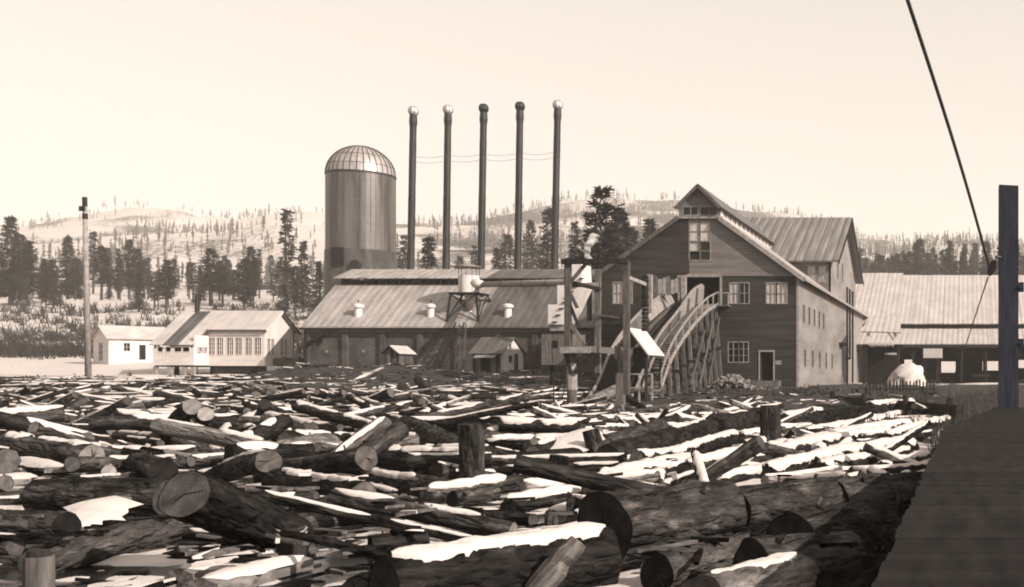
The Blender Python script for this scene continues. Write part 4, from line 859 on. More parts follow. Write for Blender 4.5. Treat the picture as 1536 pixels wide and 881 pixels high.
def canopy():
    D = 112.0; X = lambda px: (px-CX)*D/F; Z = lambda py: EZ+(CY-py)*D/F
    t = thing('loading_canopy', 'small loading canopy with white posts and a snow laden ledge beside the mill', 'canopy', (X(1322), D, 1.3))
    m = MB(); m.slab([(X(1291), D-.6, Z(497)), (X(1352), D-.6, Z(499)), (X(1346), D+5, Z(470)), (X(1300), D+5, Z(470))], .15); m.build('roof', M['roof_shed'], t)
    for px in (1303, 1343): m = MB(); m.box(X(px)-.16, X(px)+.16, D-.3, D, Z(516), Z(499)); m.build('post', M['white_plain'], t)
    m = MB(); m.bar(P(1332, 499, D-.1), P(1343, 514, D-.1), .16); m.build('brace', M['white_plain'], t)
    m = MB(); m.box(X(1294), X(1350), D-.2, D+4, Z(519), Z(517)); m.build('ledge', M['timber_dark'], t)
    m = MB(); m.box(X(1304), X(1342), D-.5, D+.5, Z(517), Z(514.3)); rr = random.Random(1)
    for i in range(11): x = X(1305+i*3.5); m.add([(x-.1, D-.5, Z(517)), (x+.1, D-.5, Z(517)), (x, D-.45, Z(520+rr.random()*2.4)), (x, D-.35, Z(517))], [(0, 1, 2), (1, 3, 2), (3, 0, 2)])
    m.build('snow_ledge', M['snow'], t)
    for px in (1296, 1347): m = MB(); m.box(X(px)-.15, X(px)+.15, D, D+.3, .6, Z(519.2)); m.build('leg', M['timber_dark'], t)
    m = MB(); m.box(X(1296), X(1347), D+4, D+4.1, .8, Z(519)); m.build('back_wall', M['dark'], t)
    m = MB(); m.box(X(1326), X(1345), D+1, D+1.8, Z(532), Z(529)); m.build('snowy_shelf', M['snow'], t)
canopy()
def snow_pile():
    import bmesh
    bm = bmesh.new(); c = P(1360, 578, 98); bmesh.ops.create_icosphere(bm, subdivisions=4, radius=1)
    for v in bm.verts:
        p = v.co.copy(); p.x *= 1.75; p.y *= 1.4; p.z = max(p.z, -.2)*2.0
        p.x += .3*(1 if p.z > .3 else 0)*p.z*.3; p += Vector((1, 1, 1))*0.30*noise.noise(p*1.5)+Vector((1, 1, 1))*.1*noise.noise(p*4); v.co = c+p
    me = bpy.data.meshes.new('snow_pile'); bm.to_mesh(me); bm.free(); me.materials.append(M['snow']); me.polygons.foreach_set('use_smooth', [True]*len(me.polygons))
    tag(link('snow_pile', me), 'tall rounded heap of snow behind the picket fence', 'snow pile')
snow_pile()
def fence():
    t = thing('picket_fence', 'row of thin dark pickets in front of the snow heap', 'fence', P(1350, 590, 74)); rr = random.Random(6)
    pts = [(px, 586+rr.uniform(-1, 1)) for px in range(1300, 1404, 5)]
    m0 = MB()
    for px, py in pts:
        b = P(px, py+6, 74); h = rr.uniform(.8, 1.05); m = MB(); x = b.x; tilt = rr.uniform(-.05, .05)
        m.add([(x-.055, 74, b.z), (x+.055, 74, b.z), (x+.055+tilt, 74, b.z+h), (x+tilt, 74, b.z+h+.1), (x-.055+tilt, 74, b.z+h), (x-.055, 74.03, b.z), (x+.055, 74.03, b.z), (x+.055+tilt, 74.03, b.z+h), (x+tilt, 74.03, b.z+h+.1), (x-.055+tilt, 74.03, b.z+h)],
              [(0, 1, 2, 3, 4), (9, 8, 7, 6, 5), (0, 5, 6, 1), (1, 6, 7, 2), (2, 7, 8, 3), (3, 8, 9, 4), (4, 9, 5, 0)])
        m.build('picket', M['timber_dark'], t)
    m0.bar(P(1298, 584, 74.06), P(1404, 584, 74.06), .05, .08); m0.build('rail', M['timber_dark'], t)
fence()

# ------------------------------------------------------------------ walkway, post, rigging, utility pole
def walkway():
    z = 1.3; e0 = -.40
    t = thing('plank_walkway', 'dark plank walkway running along the pond at the right edge', 'walkway', (0.8, 10, z)); rr = random.Random(9)
    y = 1.2; shared = []
    while y < 31:
        w_ = rr.uniform(.22, .30); xl = e0+rr.uniform(-.012, .012)
        if y > 18.5: xl = e0+(y-18.5)*.10
        m = MB(); dz = rr.uniform(-.0015, .0015); m.box(xl, 2.6+rr.uniform(-.05, .05), y, y+w_-.005, z-.07+dz, z+dz); m.build('plank', M['deck'], t); y += w_
    for x in (-.2, 1.0, 2.3): m = MB(); m.box(x-.1, x+.1, 1.2, (31 if x > .9 else 19), z-.34, z-.085); m.build('stringer', M['timber_dark'], t)
    for y in range(3, 31, 4):
        for x in (-.15, 2.3):
            if y > 17 and x < 0: continue
            m = MB(); m.cyl((x, y, -1.4), (x, y, z-.345), .14, .14, 10); m.build('pile', M['timber_dark'], t)
walkway()
def big_post():
    D = 30.0; b = P(1513, 612, D); t = thing('square_post', 'tall thick square blue-black post at the right edge of the picture', 'post', (b.x, D, 1.3)); hw = 15*D/F
    m = MB(); zt = P(0, 277, D).z; hz = .02
    m.add([(b.x-hw, D, -.5), (b.x+hw, D, -.5), (b.x+hw, D+2*hw, -.5), (b.x-hw, D+2*hw, -.5), (b.x-hw+.01, D, zt), (b.x+hw-.005, D, zt-.03), (b.x+hw-.005, D+2*hw, zt-.02), (b.x-hw+.01, D+2*hw, zt)], [(0, 3, 2, 1), (4, 5, 6, 7), (0, 1, 5, 4), (1, 2, 6, 5), (2, 3, 7, 6), (3, 0, 4, 7)])
    m.build('shaft', M['post'], t)
    for py in (430, 515):
        c = P(1532, py, D); m = MB(); m.box(b.x+hw+.002, c.x+.08, D+.1, D+.35, c.z-.13, c.z+.13); m.cyl((c.x-.02, D+.2, c.z), (c.x-.02, D-.05, c.z), .06, .06, 8); m.build('cleat', M['post'], t)
    m = MB(); p = P(1497, 386, D); m.cyl(p+Vector((.1, .05, 0)), p-Vector((.06, .02, 0)), .05, .05, 8); m.build('eye_bolt', M['iron'], t)
    # block (pulley) hanging from the post, with the hoisting cable and the thin line
    c0, c1 = P(1493, 388, D-.05), P(1483, 416, D-.05)
    k = thing('pulley_block', 'small dark pulley block tied to the tall square post', 'pulley', c1)
    d = (c1-c0).normalized(); sx = Vector((0, 1, 0)).cross(d).normalized(); ms_ = MB()
    for y in (-.06, .05):
        vs = []
        for i in range(14): a = 2*math.pi*i/14; vs.append(c0.lerp(c1, .5)+d*.24*math.cos(a)+sx*.11*math.sin(a)+Vector((0, y, 0)))
        vs += [v+Vector((0, .02, 0)) for v in vs]; ms_.add(vs, [tuple(range(14)), tuple(range(27, 13, -1))]+[(i, (i+1) % 14, 14+(i+1) % 14, 14+i) for i in range(14)])
    ms_.build('cheek', M['dark'], k)
    m = MB(); cc = c0.lerp(c1, .5); m.cyl(cc-Vector((0, .038, 0)), cc+Vector((0, .048, 0)), .1, .1, 14); m.build('sheave', M['iron'], k)
    m = MB(); m.tube([c0, P(1497, 386, D)], .025); m.build('lashing', M['rope'], k)
    a = P(1483, 398, D-.05); e = P(1352, -28, 19); q = [a.lerp(e, i/16)+Vector((.07*math.sin(math.pi*i/16), 0, -.03*math.sin(math.pi*i/16))) for i in range(17)]
    m = MB(P0) if False else MB(); m.tube(q, .04, 8); tag(m.build('hoisting_cable', M['rope'], loc=a), 'thick dark cable slanting down from the top edge to the pulley', 'cable')
    a = P(1482, 416, D-.05); e = P(1424, 582, 72); m = MB(); m.tube([a.lerp(P(1449, 517, 48), i/8) for i in range(9)]+[e], .022, 6); tag(m.build('guy_line', M['rope'], loc=a), 'thin line running down from the pulley block towards the lumber shed', 'line')
big_post()
def pole():
    D = 96.0; b = P(132.5, 556, D); tp = P(127, 296, D); b.z = G(b.x, b.y)-.3
    t = thing('utility_pole', 'tall bare wooden utility pole standing before the small white hut', 'pole', b)
    m = MB(); m.cyl(b, tp, .25, .17, 10); m.build('shaft', M['trim'], t, True)
    m = MB(); m.cyl(tp.lerp(b, .0), tp.lerp(b, .05), .19, .19, 10); m.build('bracket_band', M['timber_dark'], t); m = MB(); m.cyl(tp.lerp(b, .09), tp.lerp(b, .12), .21, .21, 10); m.build('bracket_band', M['timber_dark'], t)
    m = MB(); q = tp.lerp(b, .06); m.box(q.x-.35, q.x+.2, q.y-.25, q.y-.2, q.z-.3, q.z+.15); m.build('insulator_block', M['timber_dark'], t)
pole()

# ------------------------------------------------------------------ logs
rng = random.Random(11)
CELL = .3; HX0, HX1, HY0, HY1 = -95.0, 2.0, 5.0, 104.0; NXC = int((HX1-HX0)/CELL); NYC = int((HY1-HY0)/CELL)
HT = {}
def hget(x, y):
    i = int((x-HX0)/CELL); j = int((y-HY0)/CELL); v = HT.get((i, j))
    if v is not None: return v
    return max(0.0, G(x, y)) if y > 45 else 0.0
def hset(x, y, z):
    k = (int((x-HX0)/CELL), int((y-HY0)/CELL))
    if z > HT.get(k, -9): HT[k] = z
def raster(A, B, r):
    L = (B-A).length; n = max(2, int(L/.2)); d = (B-A).normalized(); s = Vector((-d.y, d.x, 0))
    for i in range(n+1):
        p = A.lerp(B, i/n)
        for o in (-.75, -.35, 0, .35, .75): q = p+s*o*r; hset(q.x, q.y, p.z+r*math.sqrt(max(0, 1-o*o)))

def log_geo(L, r0, r1, seg, ring, rg, lump=.05, bend=.02, fine=False):
    ph = [rg.uniform(0, 6.28) for _ in range(8)]; b1, b2 = rg.uniform(-1, 1)*bend*L, rg.uniform(-1, 1)*bend*L
    nv = Vector((rg.uniform(0, 99), rg.uniform(0, 99), 0)); kn = [(rg.random(), rg.uniform(0, 6.28), rg.uniform(.5, 1)) for _ in range(int(L*1.2))]
    def rad(u, a):
        r = r0+(r1-r0)*u
        q = r*(1+lump*(.6*math.sin(2*a+ph[0]+1.3*u*L)+.5*math.sin(3*a+ph[1]-u*L*1.1)+.4*math.sin(5*a+ph[2]+2*u*L)+1.1*noise.noise(nv+Vector((u*L*2.2, 2.5*math.cos(a), 2.5*math.sin(a))))))
        for ku, ka, kh in kn:                    # swellings where limbs were cut
            du = (u-ku)*L/(r*.45)
            if abs(du) < 2:
                da = ((a-ka+math.pi) % 6.283-math.pi)/.45
                if abs(da) < 2: q += r*.10*kh*math.exp(-du*du-da*da)
        if fine:                                 # furrowed plates of bark
            c_, s_ = math.cos(a)*r, math.sin(a)*r; p = nv+Vector((u*L*3.0, c_*13, s_*13)); p += Vector((0, 1, 1))*.8*noise.noise(p*.6)
            n1 = abs(noise.noise(p)); n2 = noise.noise(p*2.7)
            q += min(1, max(0, min(u, 1-u)*L/.25+.12))*(.030*min(1, n1*4.5)-.02+.010*n2)
        return q
    def ctr(u): return Vector((u*L, b1*math.sin(math.pi*u), b2*.5*math.sin(math.pi*u)))
    return rad, ctr
def bark_mesh(L, rad, ctr, seg, ring):
    vs = []; fs = []
    for i in range(ring+1):
        u = i/ring; c = ctr(u)
        for j in range(seg): a = 2*math.pi*j/seg; r = rad(u, a); vs.append(c+Vector((0, r*math.cos(a), r*math.sin(a))))
    for i in range(ring):
        for j in range(seg): k = (j+1) % seg; fs.append((i*seg+j, i*seg+k, (i+1)*seg+k, (i+1)*seg+j))
    return vs, fs
def end_geo(L, rad, ctr, seg, u, out_):
    c = ctr(u)-Vector((out_*.012, 0, 0)); vs = [c]; fs = []
    for q in (.55, .985):
        for j in range(seg): a = 2*math.pi*j/seg; r = rad(u, a)*q; vs.append(c+Vector((0, r*math.cos(a), r*math.sin(a))))
    for j in range(seg):
        k = (j+1) % seg; t = (0, 1+j, 1+k); q = (1+j, 1+seg+j, 1+seg+k, 1+k)
        fs += [t if out_ > 0 else t[::-1], q if out_ > 0 else q[::-1]]
    return vs, fs
def snow_geo(L, rad, ctr, rg, u0, u1, wide, thick, roll, n=None, cols=9):
    n = n or max(8, int(L*(u1-u0)/.07)); o1, o2 = rg.uniform(0, 99), rg.uniform(0, 99); vs = []; fs = []
    for i in range(n+1):
        u = u0+(u1-u0)*i/n; c = ctr(u); taper = min(1, (min(i, n-i)/n*L*(u1-u0)+.01)/.16)**.6
        wl, wr = [wide*taper*(1+.55*noise.noise(Vector((u*L*1.5, o_, 0)))+.40*noise.noise(Vector((u*L*4.0, o_, 3)))+.22*noise.noise(Vector((u*L*11, o_, 5)))) for o_ in (o1, o2)]
        wl = max(.03, wl); wr = max(.03, wr)
        for j in range(cols):
            f = j/(cols-1); a = math.pi/2+roll-wr+(wl+wr)*f; e = (1-abs(2*f-1)**4)
            th = thick*(.35+.65*min(1, taper))*e*(.8+.5*noise.noise(Vector((u*L*2.5, j*.4, o1+7))))
            r = rad(u, a)+(th if 0 < j < cols-1 else -.015); vs.append(c+Vector((0, r*math.cos(a), r*math.sin(a))))
    for i in range(n):
        for j in range(cols-1): fs.append((i*cols+j, i*cols+j+1, (i+1)*cols+j+1, (i+1)*cols+j))
    return vs, fs
def frame_of(A, B):
    d = (B-A).normalized(); s = Vector((0, 0, 1)).cross(d)
    if s.length < .05: s = Vector((0, 1, 0))
    s.normalize(); u = d.cross(s).normalized()
    return Matrix(((d.x, s.x, u.x, A.x), (d.y, s.y, u.y, A.y), (d.z, s.z, u.z, A.z), (0, 0, 0, 1)))
def mk(name, vs, fs, m, parent, smooth=True):
    me = bpy.data.meshes.new(name); me.from_pydata(vs, [], fs); me.materials.append(m)
    if smooth: me.polygons.foreach_set('use_smooth', [True]*len(fs))
    return link(name, me, parent)
NLOG = [0]
def make_log(A, B, r0, r1, label, bark='bark', e0='end', e1='end', snow=None, group='logs lying in the mill pond', seg=20, rg=None, lump=.05, name='log', cat='log', put=True):
    rg = rg or random.Random(NLOG[0]*7+1); NLOG[0] += 1
    L = (B-A).length
    px_size = r0*2*F/max(5, A.y); fine = px_size > 44; seg = 110 if fine else 28 if px_size > 22 else 14; ring = max(6, int(L/(.035 if fine else .12 if px_size > 22 else .25)))
    rad, ctr = log_geo(L, r0, r1, seg, ring, rg, lump, fine=fine)
    t = thing(name, label, cat, A, group); t.matrix_world = frame_of(A, B)
    mk('trunk', *bark_mesh(L, rad, ctr, seg, ring), M[bark], t); mk('cut_end', *end_geo(L, rad, ctr, seg, .0, -1), M[e0], t); mk('cut_end', *end_geo(L, rad, ctr, seg, 1., 1), M[e1], t)
    for sn in (snow or []):
        u0, u1, wd, th = sn[:4]; mk('snow_cap', *snow_geo(L, rad, ctr, rg, u0, u1, wd, th, sn[4] if len(sn) > 4 else 0.), M['snow'], t)
    if px_size > 26:                             # drying cracks across the cut face that looks this way, stubs of lopped limbs
        ue, oe = (0., -1) if A.y < B.y else (1., 1); c = ctr(ue)-Vector((-oe*.004, 0, 0)); r = (r0, r1)[int(ue)]
        for k in range(rg.randint(2, 4)):
            a = rg.uniform(0, 6.28); d = Vector((0, math.cos(a), math.sin(a))); p = Vector((0, -math.sin(a), math.cos(a))); e = c+d*r*rg.uniform(.5, .9)+p*r*rg.uniform(-.1, .1); w2 = r*rg.uniform(.015, .035)
            vs = [c-p*w2*.6, c+p*w2*.6, (c+e)/2+p*w2*1.5, e, (c+e)/2-p*w2*.6]; mk('crack', vs+[v-Vector((oe*.01, 0, 0)) for v in vs], [(0, 1, 2, 3, 4), (9, 8, 7, 6, 5)]+[(i, (i+1) % 5, 5+(i+1) % 5, 5+i) for i in range(5)], M['dark'], t, False)
        for k in range(rg.randint(1, 3)):
            u = rg.uniform(.12, .9); a = rg.uniform(.2, 2.9); q = rad(u, a); d = Vector((rg.uniform(.1, .6), math.cos(a), math.sin(a))).normalized(); b = ctr(u)+Vector((0, q*math.cos(a), q*math.sin(a)))-d*.04
            mb = MB(); mb.cyl(b, b+d*rg.uniform(.07, .16), r0*.10, r0*.07, 8); mk('limb_stub', mb.v, mb.f, M[bark], t)
    if put: raster(A, B, (r0+r1)/2)
    return t
def HL(a, b, za, zb, d0, d1, label, bark='bark', e0='end', e1='end', snow=None, lump=.05):
    """a, b: photo position of the two ends of the axis; za, zb: heights over the pond; d0, d1: diameters in photo pixels"""
    A, B = PZ(a[0], a[1], za), PZ(b[0], b[1], zb); return make_log(A, B, d0/2*A.y/F, d1/2*B.y/F, label, bark, e0, e1, snow, lump=lump)

# the big logs along the walkway
HL((905, 796), (1085, 768), .50, .50, 118, 96, 'huge dark log with its round cut end facing the camera at lower centre', 'bark_grey', 'end_dark', 'end_dark')
HL((1098, 772), (1258, 754), .42, .40, 84, 78, 'big dark log second in the row along the walkway', 'bark_grey', 'end_dark', 'end_dark')
HL((1250, 757), (1335, 747), .40, .40, 76, 74, 'third big log in the row along the walkway, rough bark', 'bark_grey', 'end_dark', 'end_dark')
HL((1322, 750), (1386, 741), .40, .40, 72, 68, 'last big mottled log in the row touching the walkway', 'bark_grey', 'end', 'end')
HL((985, 862), (1225, 800), .18, .15, 62, 56, 'long dark log lying low in front of the big walkway logs', 'bark_grey', 'end_dark', 'end_dark')
HL((1185, 815), (1318, 795), .30, .25, 96, 84, 'dark stout log below the second row along the walkway', 'bark_grey', 'end_dark', 'end_dark')
HL((1130, 862), (1272, 842), .22, .20, 108, 92, 'dark stout log behind the pale snow-streaked one at the bottom', 'bark_grey', 'end_dark', 'end_dark')
HL((1050, 915), (1195, 878), .25, .22, 105, 92, 'pale barked log streaked with snow at the bottom edge', 'bark_pale', 'end', 'end', [(.35, .98, .45, .03), (.1, .4, .25, .03)])
HL((1240, 905), (1315, 868), .1, .1, 90, 80, 'dark log at the bottom edge close to the walkway', 'bark', 'end_dark', 'end_dark')
HL((1290, 820), (1352, 792), .12, .12, 60, 55, 'short dark log wedged against the walkway edge', 'bark', 'end_dark', 'end_dark')
# front centre
HL((575, 885), (905, 838), .30, .28, 104, 96, 'thick dark log under a long blanket of snow at bottom centre', 'bark', 'end_dark', 'end_dark', [(.02, .99, .5, .07, .12)])
HL((688, 892), (772, 872), .10, .1, 92, 88, 'stubby dark log with its cut end towards us at the bottom edge', 'bark', 'end_dark', 'end_dark')
HL((540, 905), (640, 868), .05, .05, 80, 70, 'dark rounded log left of the snow blanketed one at the bottom', 'bark', 'end_dark', 'end_dark')
# front left
HL((277, 741), (440, 806), .92, .15, 74, 60, 'large dark log tilted up with its cracked cut end facing left of us', 'bark', 'end_mid', 'end_dark')
HL((55, 846), (250, 797), .12, .20, 54, 50, 'smooth log with sunlit top running to the bottom left corner', 'bark_grey', 'end', 'end_dark')
HL((53, 746), (250, 748), .33, .30, 52, 56, 'grey log with dark ringed cut end near the left edge', 'bark_grey', 'end_dark', 'end')
HL((-40, 790), (100, 792), .25, .25, 50, 48, 'grey log cut off by the left edge under the ringed log', 'bark_grey', 'end', 'end_dark')
HL((445, 761), (560, 764), .28, .22, 28, 28, 'left of two small twin logs with pale rimmed ends', 'bark', 'end', 'end')
HL((482, 762), (600, 770), .28, .22, 34, 34, 'right of two small twin logs with pale rimmed ends', 'bark_grey', 'end', 'end', [(.1, .8, .5, .05)])
HL((200, 655), (300, 668), .32, .22, 38, 36, 'short black log with a dim round end left of the three pale ends', 'bark', 'end', 'end_dark')
HL((288, 610), (240, 672), 1.41, .0, 24, 27, 'upper left of three pale log ends stacked together', 'bark', 'end_pale', 'end_dark')
HL((309, 621), (262, 678), 1.22, .0, 22, 26, 'right of three pale log ends stacked together', 'bark', 'end_pale', 'end_dark')
HL((297, 634), (255, 690), .99, .0, 21, 25, 'lowest of three pale log ends stacked together', 'bark', 'end_pale', 'end_dark')
HL((325, 652), (392, 636), .36, .34, 40, 40, 'stubby brown log right of the three pale ends', 'bark_grey', 'end', 'end', [(.5, .95, .4, .05)])
HL((372, 655), (455, 640), .35, .32, 14, 15, 'thin pale log behind the light rounded one', 'bark_pale', 'end', 'end')
HL((382, 690), (488, 672), .30, .32, 40, 46, 'light grey rounded log at left centre', 'bark_pale', 'end', 'end_pale')
HL((400, 715), (490, 700), .12, .12, 40, 36, 'dark log half hidden beneath the light rounded one', 'bark', 'end_dark', 'end_dark')
HL((330, 668), (372, 672), .18, .18, 36, 30, 'half round stump of log with ring grooves', 'bark_grey', 'end', 'end')
# centre
HL((497, 694), (578, 634), .35, 1.15, 26, 24, 'upper of two propped logs with snow along its left edge', 'bark_grey', 'end', 'end', [(.05, .98, .3, .06, .5)])
HL((516, 702), (601, 645), .30, 1.0, 30, 27, 'lower of two propped logs leaning side by side', 'bark_grey', 'end', 'end')
HL((608, 640), (700, 688), .65, .22, 32, 40, 'grey log sloping down right to the tall stump', 'bark_grey', 'end', 'end')
HL((545, 689), (718, 698), .35, .30, 38, 42, 'black log with a scalloped ridge of snow along its top', 'bark', 'end', 'end', [(.14, .35, .45, .1), (.34, .62, .45, .1), (.6, .93, .45, .09)])
HL((494, 700), (690, 742), .32, .10, 36, 42, 'long grey log sloping away under a strip of snow at centre', 'bark_grey', 'end', 'end', [(.04, .75, .34, .06, .5)])
HL((415, 722), (545, 742), .22, .2, 42, 38, 'dark log with a snowy top left of the long grey one', 'bark', 'end_dark', 'end', [(.1, .85, .5, .07)])
HL((420, 792), (610, 760), .12, .12, 30, 30, 'mossy grey log lying level in front of the twin logs', 'bark_grey', 'end', 'end')
HL((640, 746), (800, 722), .18, .2, 26, 26, 'thin log heaped with snow at centre', 'bark_grey', 'end', 'end', [(.0, .7, .8, .09, .3)])
HL((678, 749), (742, 740), .2, .2, 24, 24, 'small dark ended log at centre in the snow', 'bark_grey', 'end_dark', 'end')
HL((555, 820), (640, 812), .15, .15, 34, 32, 'short dark log stub in snow left of the snow blanket', 'bark', 'end_dark', 'end', [(.5, .95, .4, .05)])
HL((710, 774), (800, 780), .12, .12, 22, 20, 'dark half sunk log right of centre in snow', 'bark', 'end_dark', 'end')
HL((704, 636), (707, 712), 1.27, .27, 34, 36, 'tall pale stump of log standing on end at centre', 'bark_grey', 'end', 'end')
HL((725, 652), (842, 644), .55, .5, 34, 32, 'mottled log lying level behind the tall stump', 'bark_grey', 'end', 'end', [(.18, .5, .35, .05)])
HL((745, 700), (862, 688), .30, .28, 34, 34, 'dark log with pale collar right of the tall stump', 'bark', 'end_dark', 'end')
HL((800, 680), (850, 662), .45, .5, 22, 22, 'small log with snow lump behind the white slab', 'bark', 'end', 'end', [(.1, .5, .5, .08)])
HL((835, 712), (840, 684), .2, .58, 30, 28, 'squat black block of log standing below the white slab', 'bark', 'end_dark', 'end_dark')
HL((898, 690), (886, 645), .2, .92, 26, 24, 'gnarled upright snag beside the white slab', 'bark_grey', 'end', 'end', lump=.16)
HL((905, 665), (990, 640), .5, .65, 24, 26, 'grey log end leaning behind the gnarled snag', 'bark_grey', 'end', 'end')
# right of centre
HL((910, 688), (1150, 628), .32, .40, 40, 36, 'very long black log running up to the upright stump', 'bark', 'end_dark', 'end', [(.25, .42, .3, .05), (.6, .75, .25, .04)])
HL((1157, 660), (1156, 608), .30, 1.34, 32, 30, 'upright weathered stump with rounded top right of centre', 'bark_grey', 'end', 'end')
HL((1000, 690), (1104, 656), .28, .38, 20, 20, 'split log with snow along its top beside the long black log', 'bark', 'end', 'end', [(.05, .97, .7, .07, .3)])
HL((1026, 705), (1150, 676), .25, .3, 24, 22, 'small log with dark round end in the right snowfield', 'bark', 'end_dark', 'end', [(.02, .9, .8, .1, .2)])
HL((1050, 722), (1142, 664), .20, .95, 17, 26, 'weathered leaning log with a splintered upper end', 'bark_grey', 'end', 'end', [(.0, .6, .35, .05, -.7)], lump=.12)
HL((1225, 632), (1300, 622), .4, .4, 30, 28, 'dark log behind the right snowfield', 'bark', 'end', 'end')
HL((1170, 640), (1262, 622), .3, .4, 34, 30, 'dark round ended log right of the upright stump', 'bark', 'end_dark', 'end', [(.05, .5, .7, .1)])
HL((1300, 616), (1385, 610), .55, .5, 24, 22, 'dark log carrying a white slab of snow near the picket fence', 'bark', 'end_dark', 'end', [(.05, .8, .8, .12)])
for i, (a, b, d, s) in enumerate((((1150, 716), (1365, 672), 34, .9), ((1100, 700), (1330, 655), 30, .9), ((960, 712), (1180, 672), 26, .9), ((1180, 678), (1395, 640), 26, .9), ((1210, 655), (1352, 626), 22, .9), ((900, 724), (1040, 694), 26, 1.0), ((1230, 706), (1362, 682), 24, .8), ((1330, 660), (1425, 634), 20, .8), ((930, 700), (1090, 668), 20, .9), ((830, 742), (960, 716), 26, 1.0), ((1060, 728), (1230, 697), 24, 1.), ((1200, 640), (1300, 618), 20, .9), ((760, 762), (900, 738), 24, 1.0), ((1010, 676), (1120, 654), 16, .9))):
    HL(a, b, .12, .12, d, d*.86, ['broad snow mantled log nearest the big walkway logs', 'second snow mantled log behind the big walkway logs', 'snow mantled log left of the weathered leaning log', 'long snow mantled log pointing to the picket fence', 'far snow mantled log beyond the upright stump', 'snowy log left of the small dark round end', 'snowy log tucked behind the third walkway log', 'snowy log reaching nearest the walkway corner', 'slim snowy log along the very long black log', 'snowy log behind the huge dark log', 'snowy log just behind the second walkway log', 'snowy log right behind the upright stump', 'snowy log at centre left of the huge dark log', 'thin snowy log between the black log and the leaning one'][i],
       'bark', 'end_dark', 'end', [(.0, .62, s, .11), (.55, 1., s, .10)])
# loose logs on the bank
HL((611, 574), (655, 604), 1.9, .95, 13, 15, 'left of two thin logs leaning on the far bank', 'bark_grey', 'end', 'end') if False else None
def BL(p, q, r, label, **k): make_log(Vector(p), Vector(q), r, r*.9, label, k.get('bark', 'bark_grey'), 'end', 'end', k.get('snow'))
BL(P(603, 580, 62), P(655, 622, 54), .28, 'left of two logs leaning down the far bank')
BL(P(627, 570, 62), P(662, 612, 55), .25, 'right of two logs leaning down the far bank')
BL(P(872, 612, 60), P(925, 585, 66), .38, 'pale tapering log jammed under the gantry', bark='bark_pale')
BL(P(1035, 612, 66), P(1070, 588, 74), .22, 'pale log on the bank right of the slip legs', bark='bark_pale')
BL(P(985, 622, 60), P(1030, 608, 66), .24, 'grey log with snow at the foot of the stair landing', snow=[(.1, .8, .5, .06)])
BL(P(1210, 606, 70), P(1245, 590, 76), .2, 'pale log standing out of the bank below the mill corner', bark='bark_pale')
BL(P(930, 590, 62), P(985, 625, 57), .2, 'dark pole leaning from the gantry foot', bark='bark')
BL(P(1090, 600, 76), P(1190, 592, 79), .18, 'long grey pole lying along the mill bank')

# posts and boards in the foreground
def board(a, b, wd, th, label, mt='slab', snow=True, roll=0.):
    t = thing('split_slab', label, 'slab', a); t.matrix_world = frame_of(a, b) @ Matrix.Rotation(roll, 4, 'X'); L = (b-a).length; rg = random.Random(int(a.x*50)); n = 8; vs = []; fs = []
    for i in range(n+1):
        u = i/n; w0 = wd*(.6+.4*math.sin(math.pi*min(1, u*1.3+.15)))*(1+.25*rg.uniform(-1, 1)); vs += [(u*L, -w0/2, -th/2), (u*L, w0/2, -th/2), (u*L, w0/2*.95, th/2), (u*L, 0, th*(.7+.3*rg.random())), (u*L, -w0/2*.95, th/2)]
    for i in range(n):
        for j in range(5): k = (j+1) % 5; fs.append((i*5+j, i*5+k, i*5+5+k, i*5+5+j))
    fs += [(4, 3, 2, 1, 0), tuple(n*5+j for j in range(5))]
    mk('wood', vs, fs, M[mt], t, False)
    if snow:
        vs = []; fs = []; m_ = 6
        for i in range(n+1):
            u = i/n; tp = min(1, 4*min(i, n-i)/n+.1); w0 = wd*.52*tp*(1+.3*rg.uniform(-1, 1))
            for j in range(m_): f = j/(m_-1)*2-1; vs.append((u*L, w0*f, th*.78+(.06*(1-f*f)*tp if abs(f) < 1 else -.03)))
        for i in range(n):
            for j in range(m_-1): fs.append((i*m_+j, i*m_+j+1, (i+1)*m_+j+1, (i+1)*m_+j))
        mk('snow_cap', vs, fs, M['snow'], t)
    raster(a, b, wd*.5)
board(PZ(103, 803, .10), PZ(172, 752, .35), .75, .1, 'broad snow covered slab tilted against the ringed log at left', 'slab', True)
board(PZ(800, 890, .15), PZ(868, 812, .62), .26, .12, 'pale splintered slab leaning against the huge dark log', 'slab', False, .5)
board(PZ(822, 692, .25), PZ(886, 646, .80), 1.2, .1, 'big tilted slab white with snow beside the gnarled snag', 'slab', True)
board(PZ(268, 868, .05), PZ(420, 836, .08), .5, .12, 'long split slab under snow at bottom left', 'slab', True)
board(PZ(300, 884, .06), PZ(455, 846, .08), .45, .12, 'second long split slab under snow below the tilted log', 'slab', True)
board(PZ(160, 732, .3), PZ(250, 740, .3), .6, .08, 'flat snowy slab between the ringed log and the tilted log', 'slab', True)
board(PZ(232, 690, .25), PZ(322, 678, .25), .5, .08, 'long snowy slab below the short black log', 'slab', True)
board(PZ(-10, 726, .3), PZ(40, 716, .3), .6, .08, 'snowy slab at the left edge above the ringed log', 'slab', True)
board(PZ(30, 690, .4), PZ(85, 706, .4), .5, .08, 'bent snowy slab beside the upright stick at left', 'slab', True)
board(PZ(90, 680, .4), PZ(150, 668, .5), .55, .08, 'snow heaped slab over a dark hollow at left', 'slab', True)
board(P(531, 571, 84), P(574, 552, 90), .35, .1, 'pale bent plank lying up the dark bank before the brick house', 'slab', True)
board(P(695, 564, 88), P(790, 564, 90), .5, .1, 'snowy plank edge along the bank left of the cabin front', 'slab', True)
board(P(770, 568, 86), P(832, 566, 88), .45, .1, 'snowy plank edge along the bank right of the cabin', 'slab', True)
board(P(690, 579, 78), P(740, 577, 80), .4, .1, 'short snowy plank midway down the bare bank', 'slab', True)
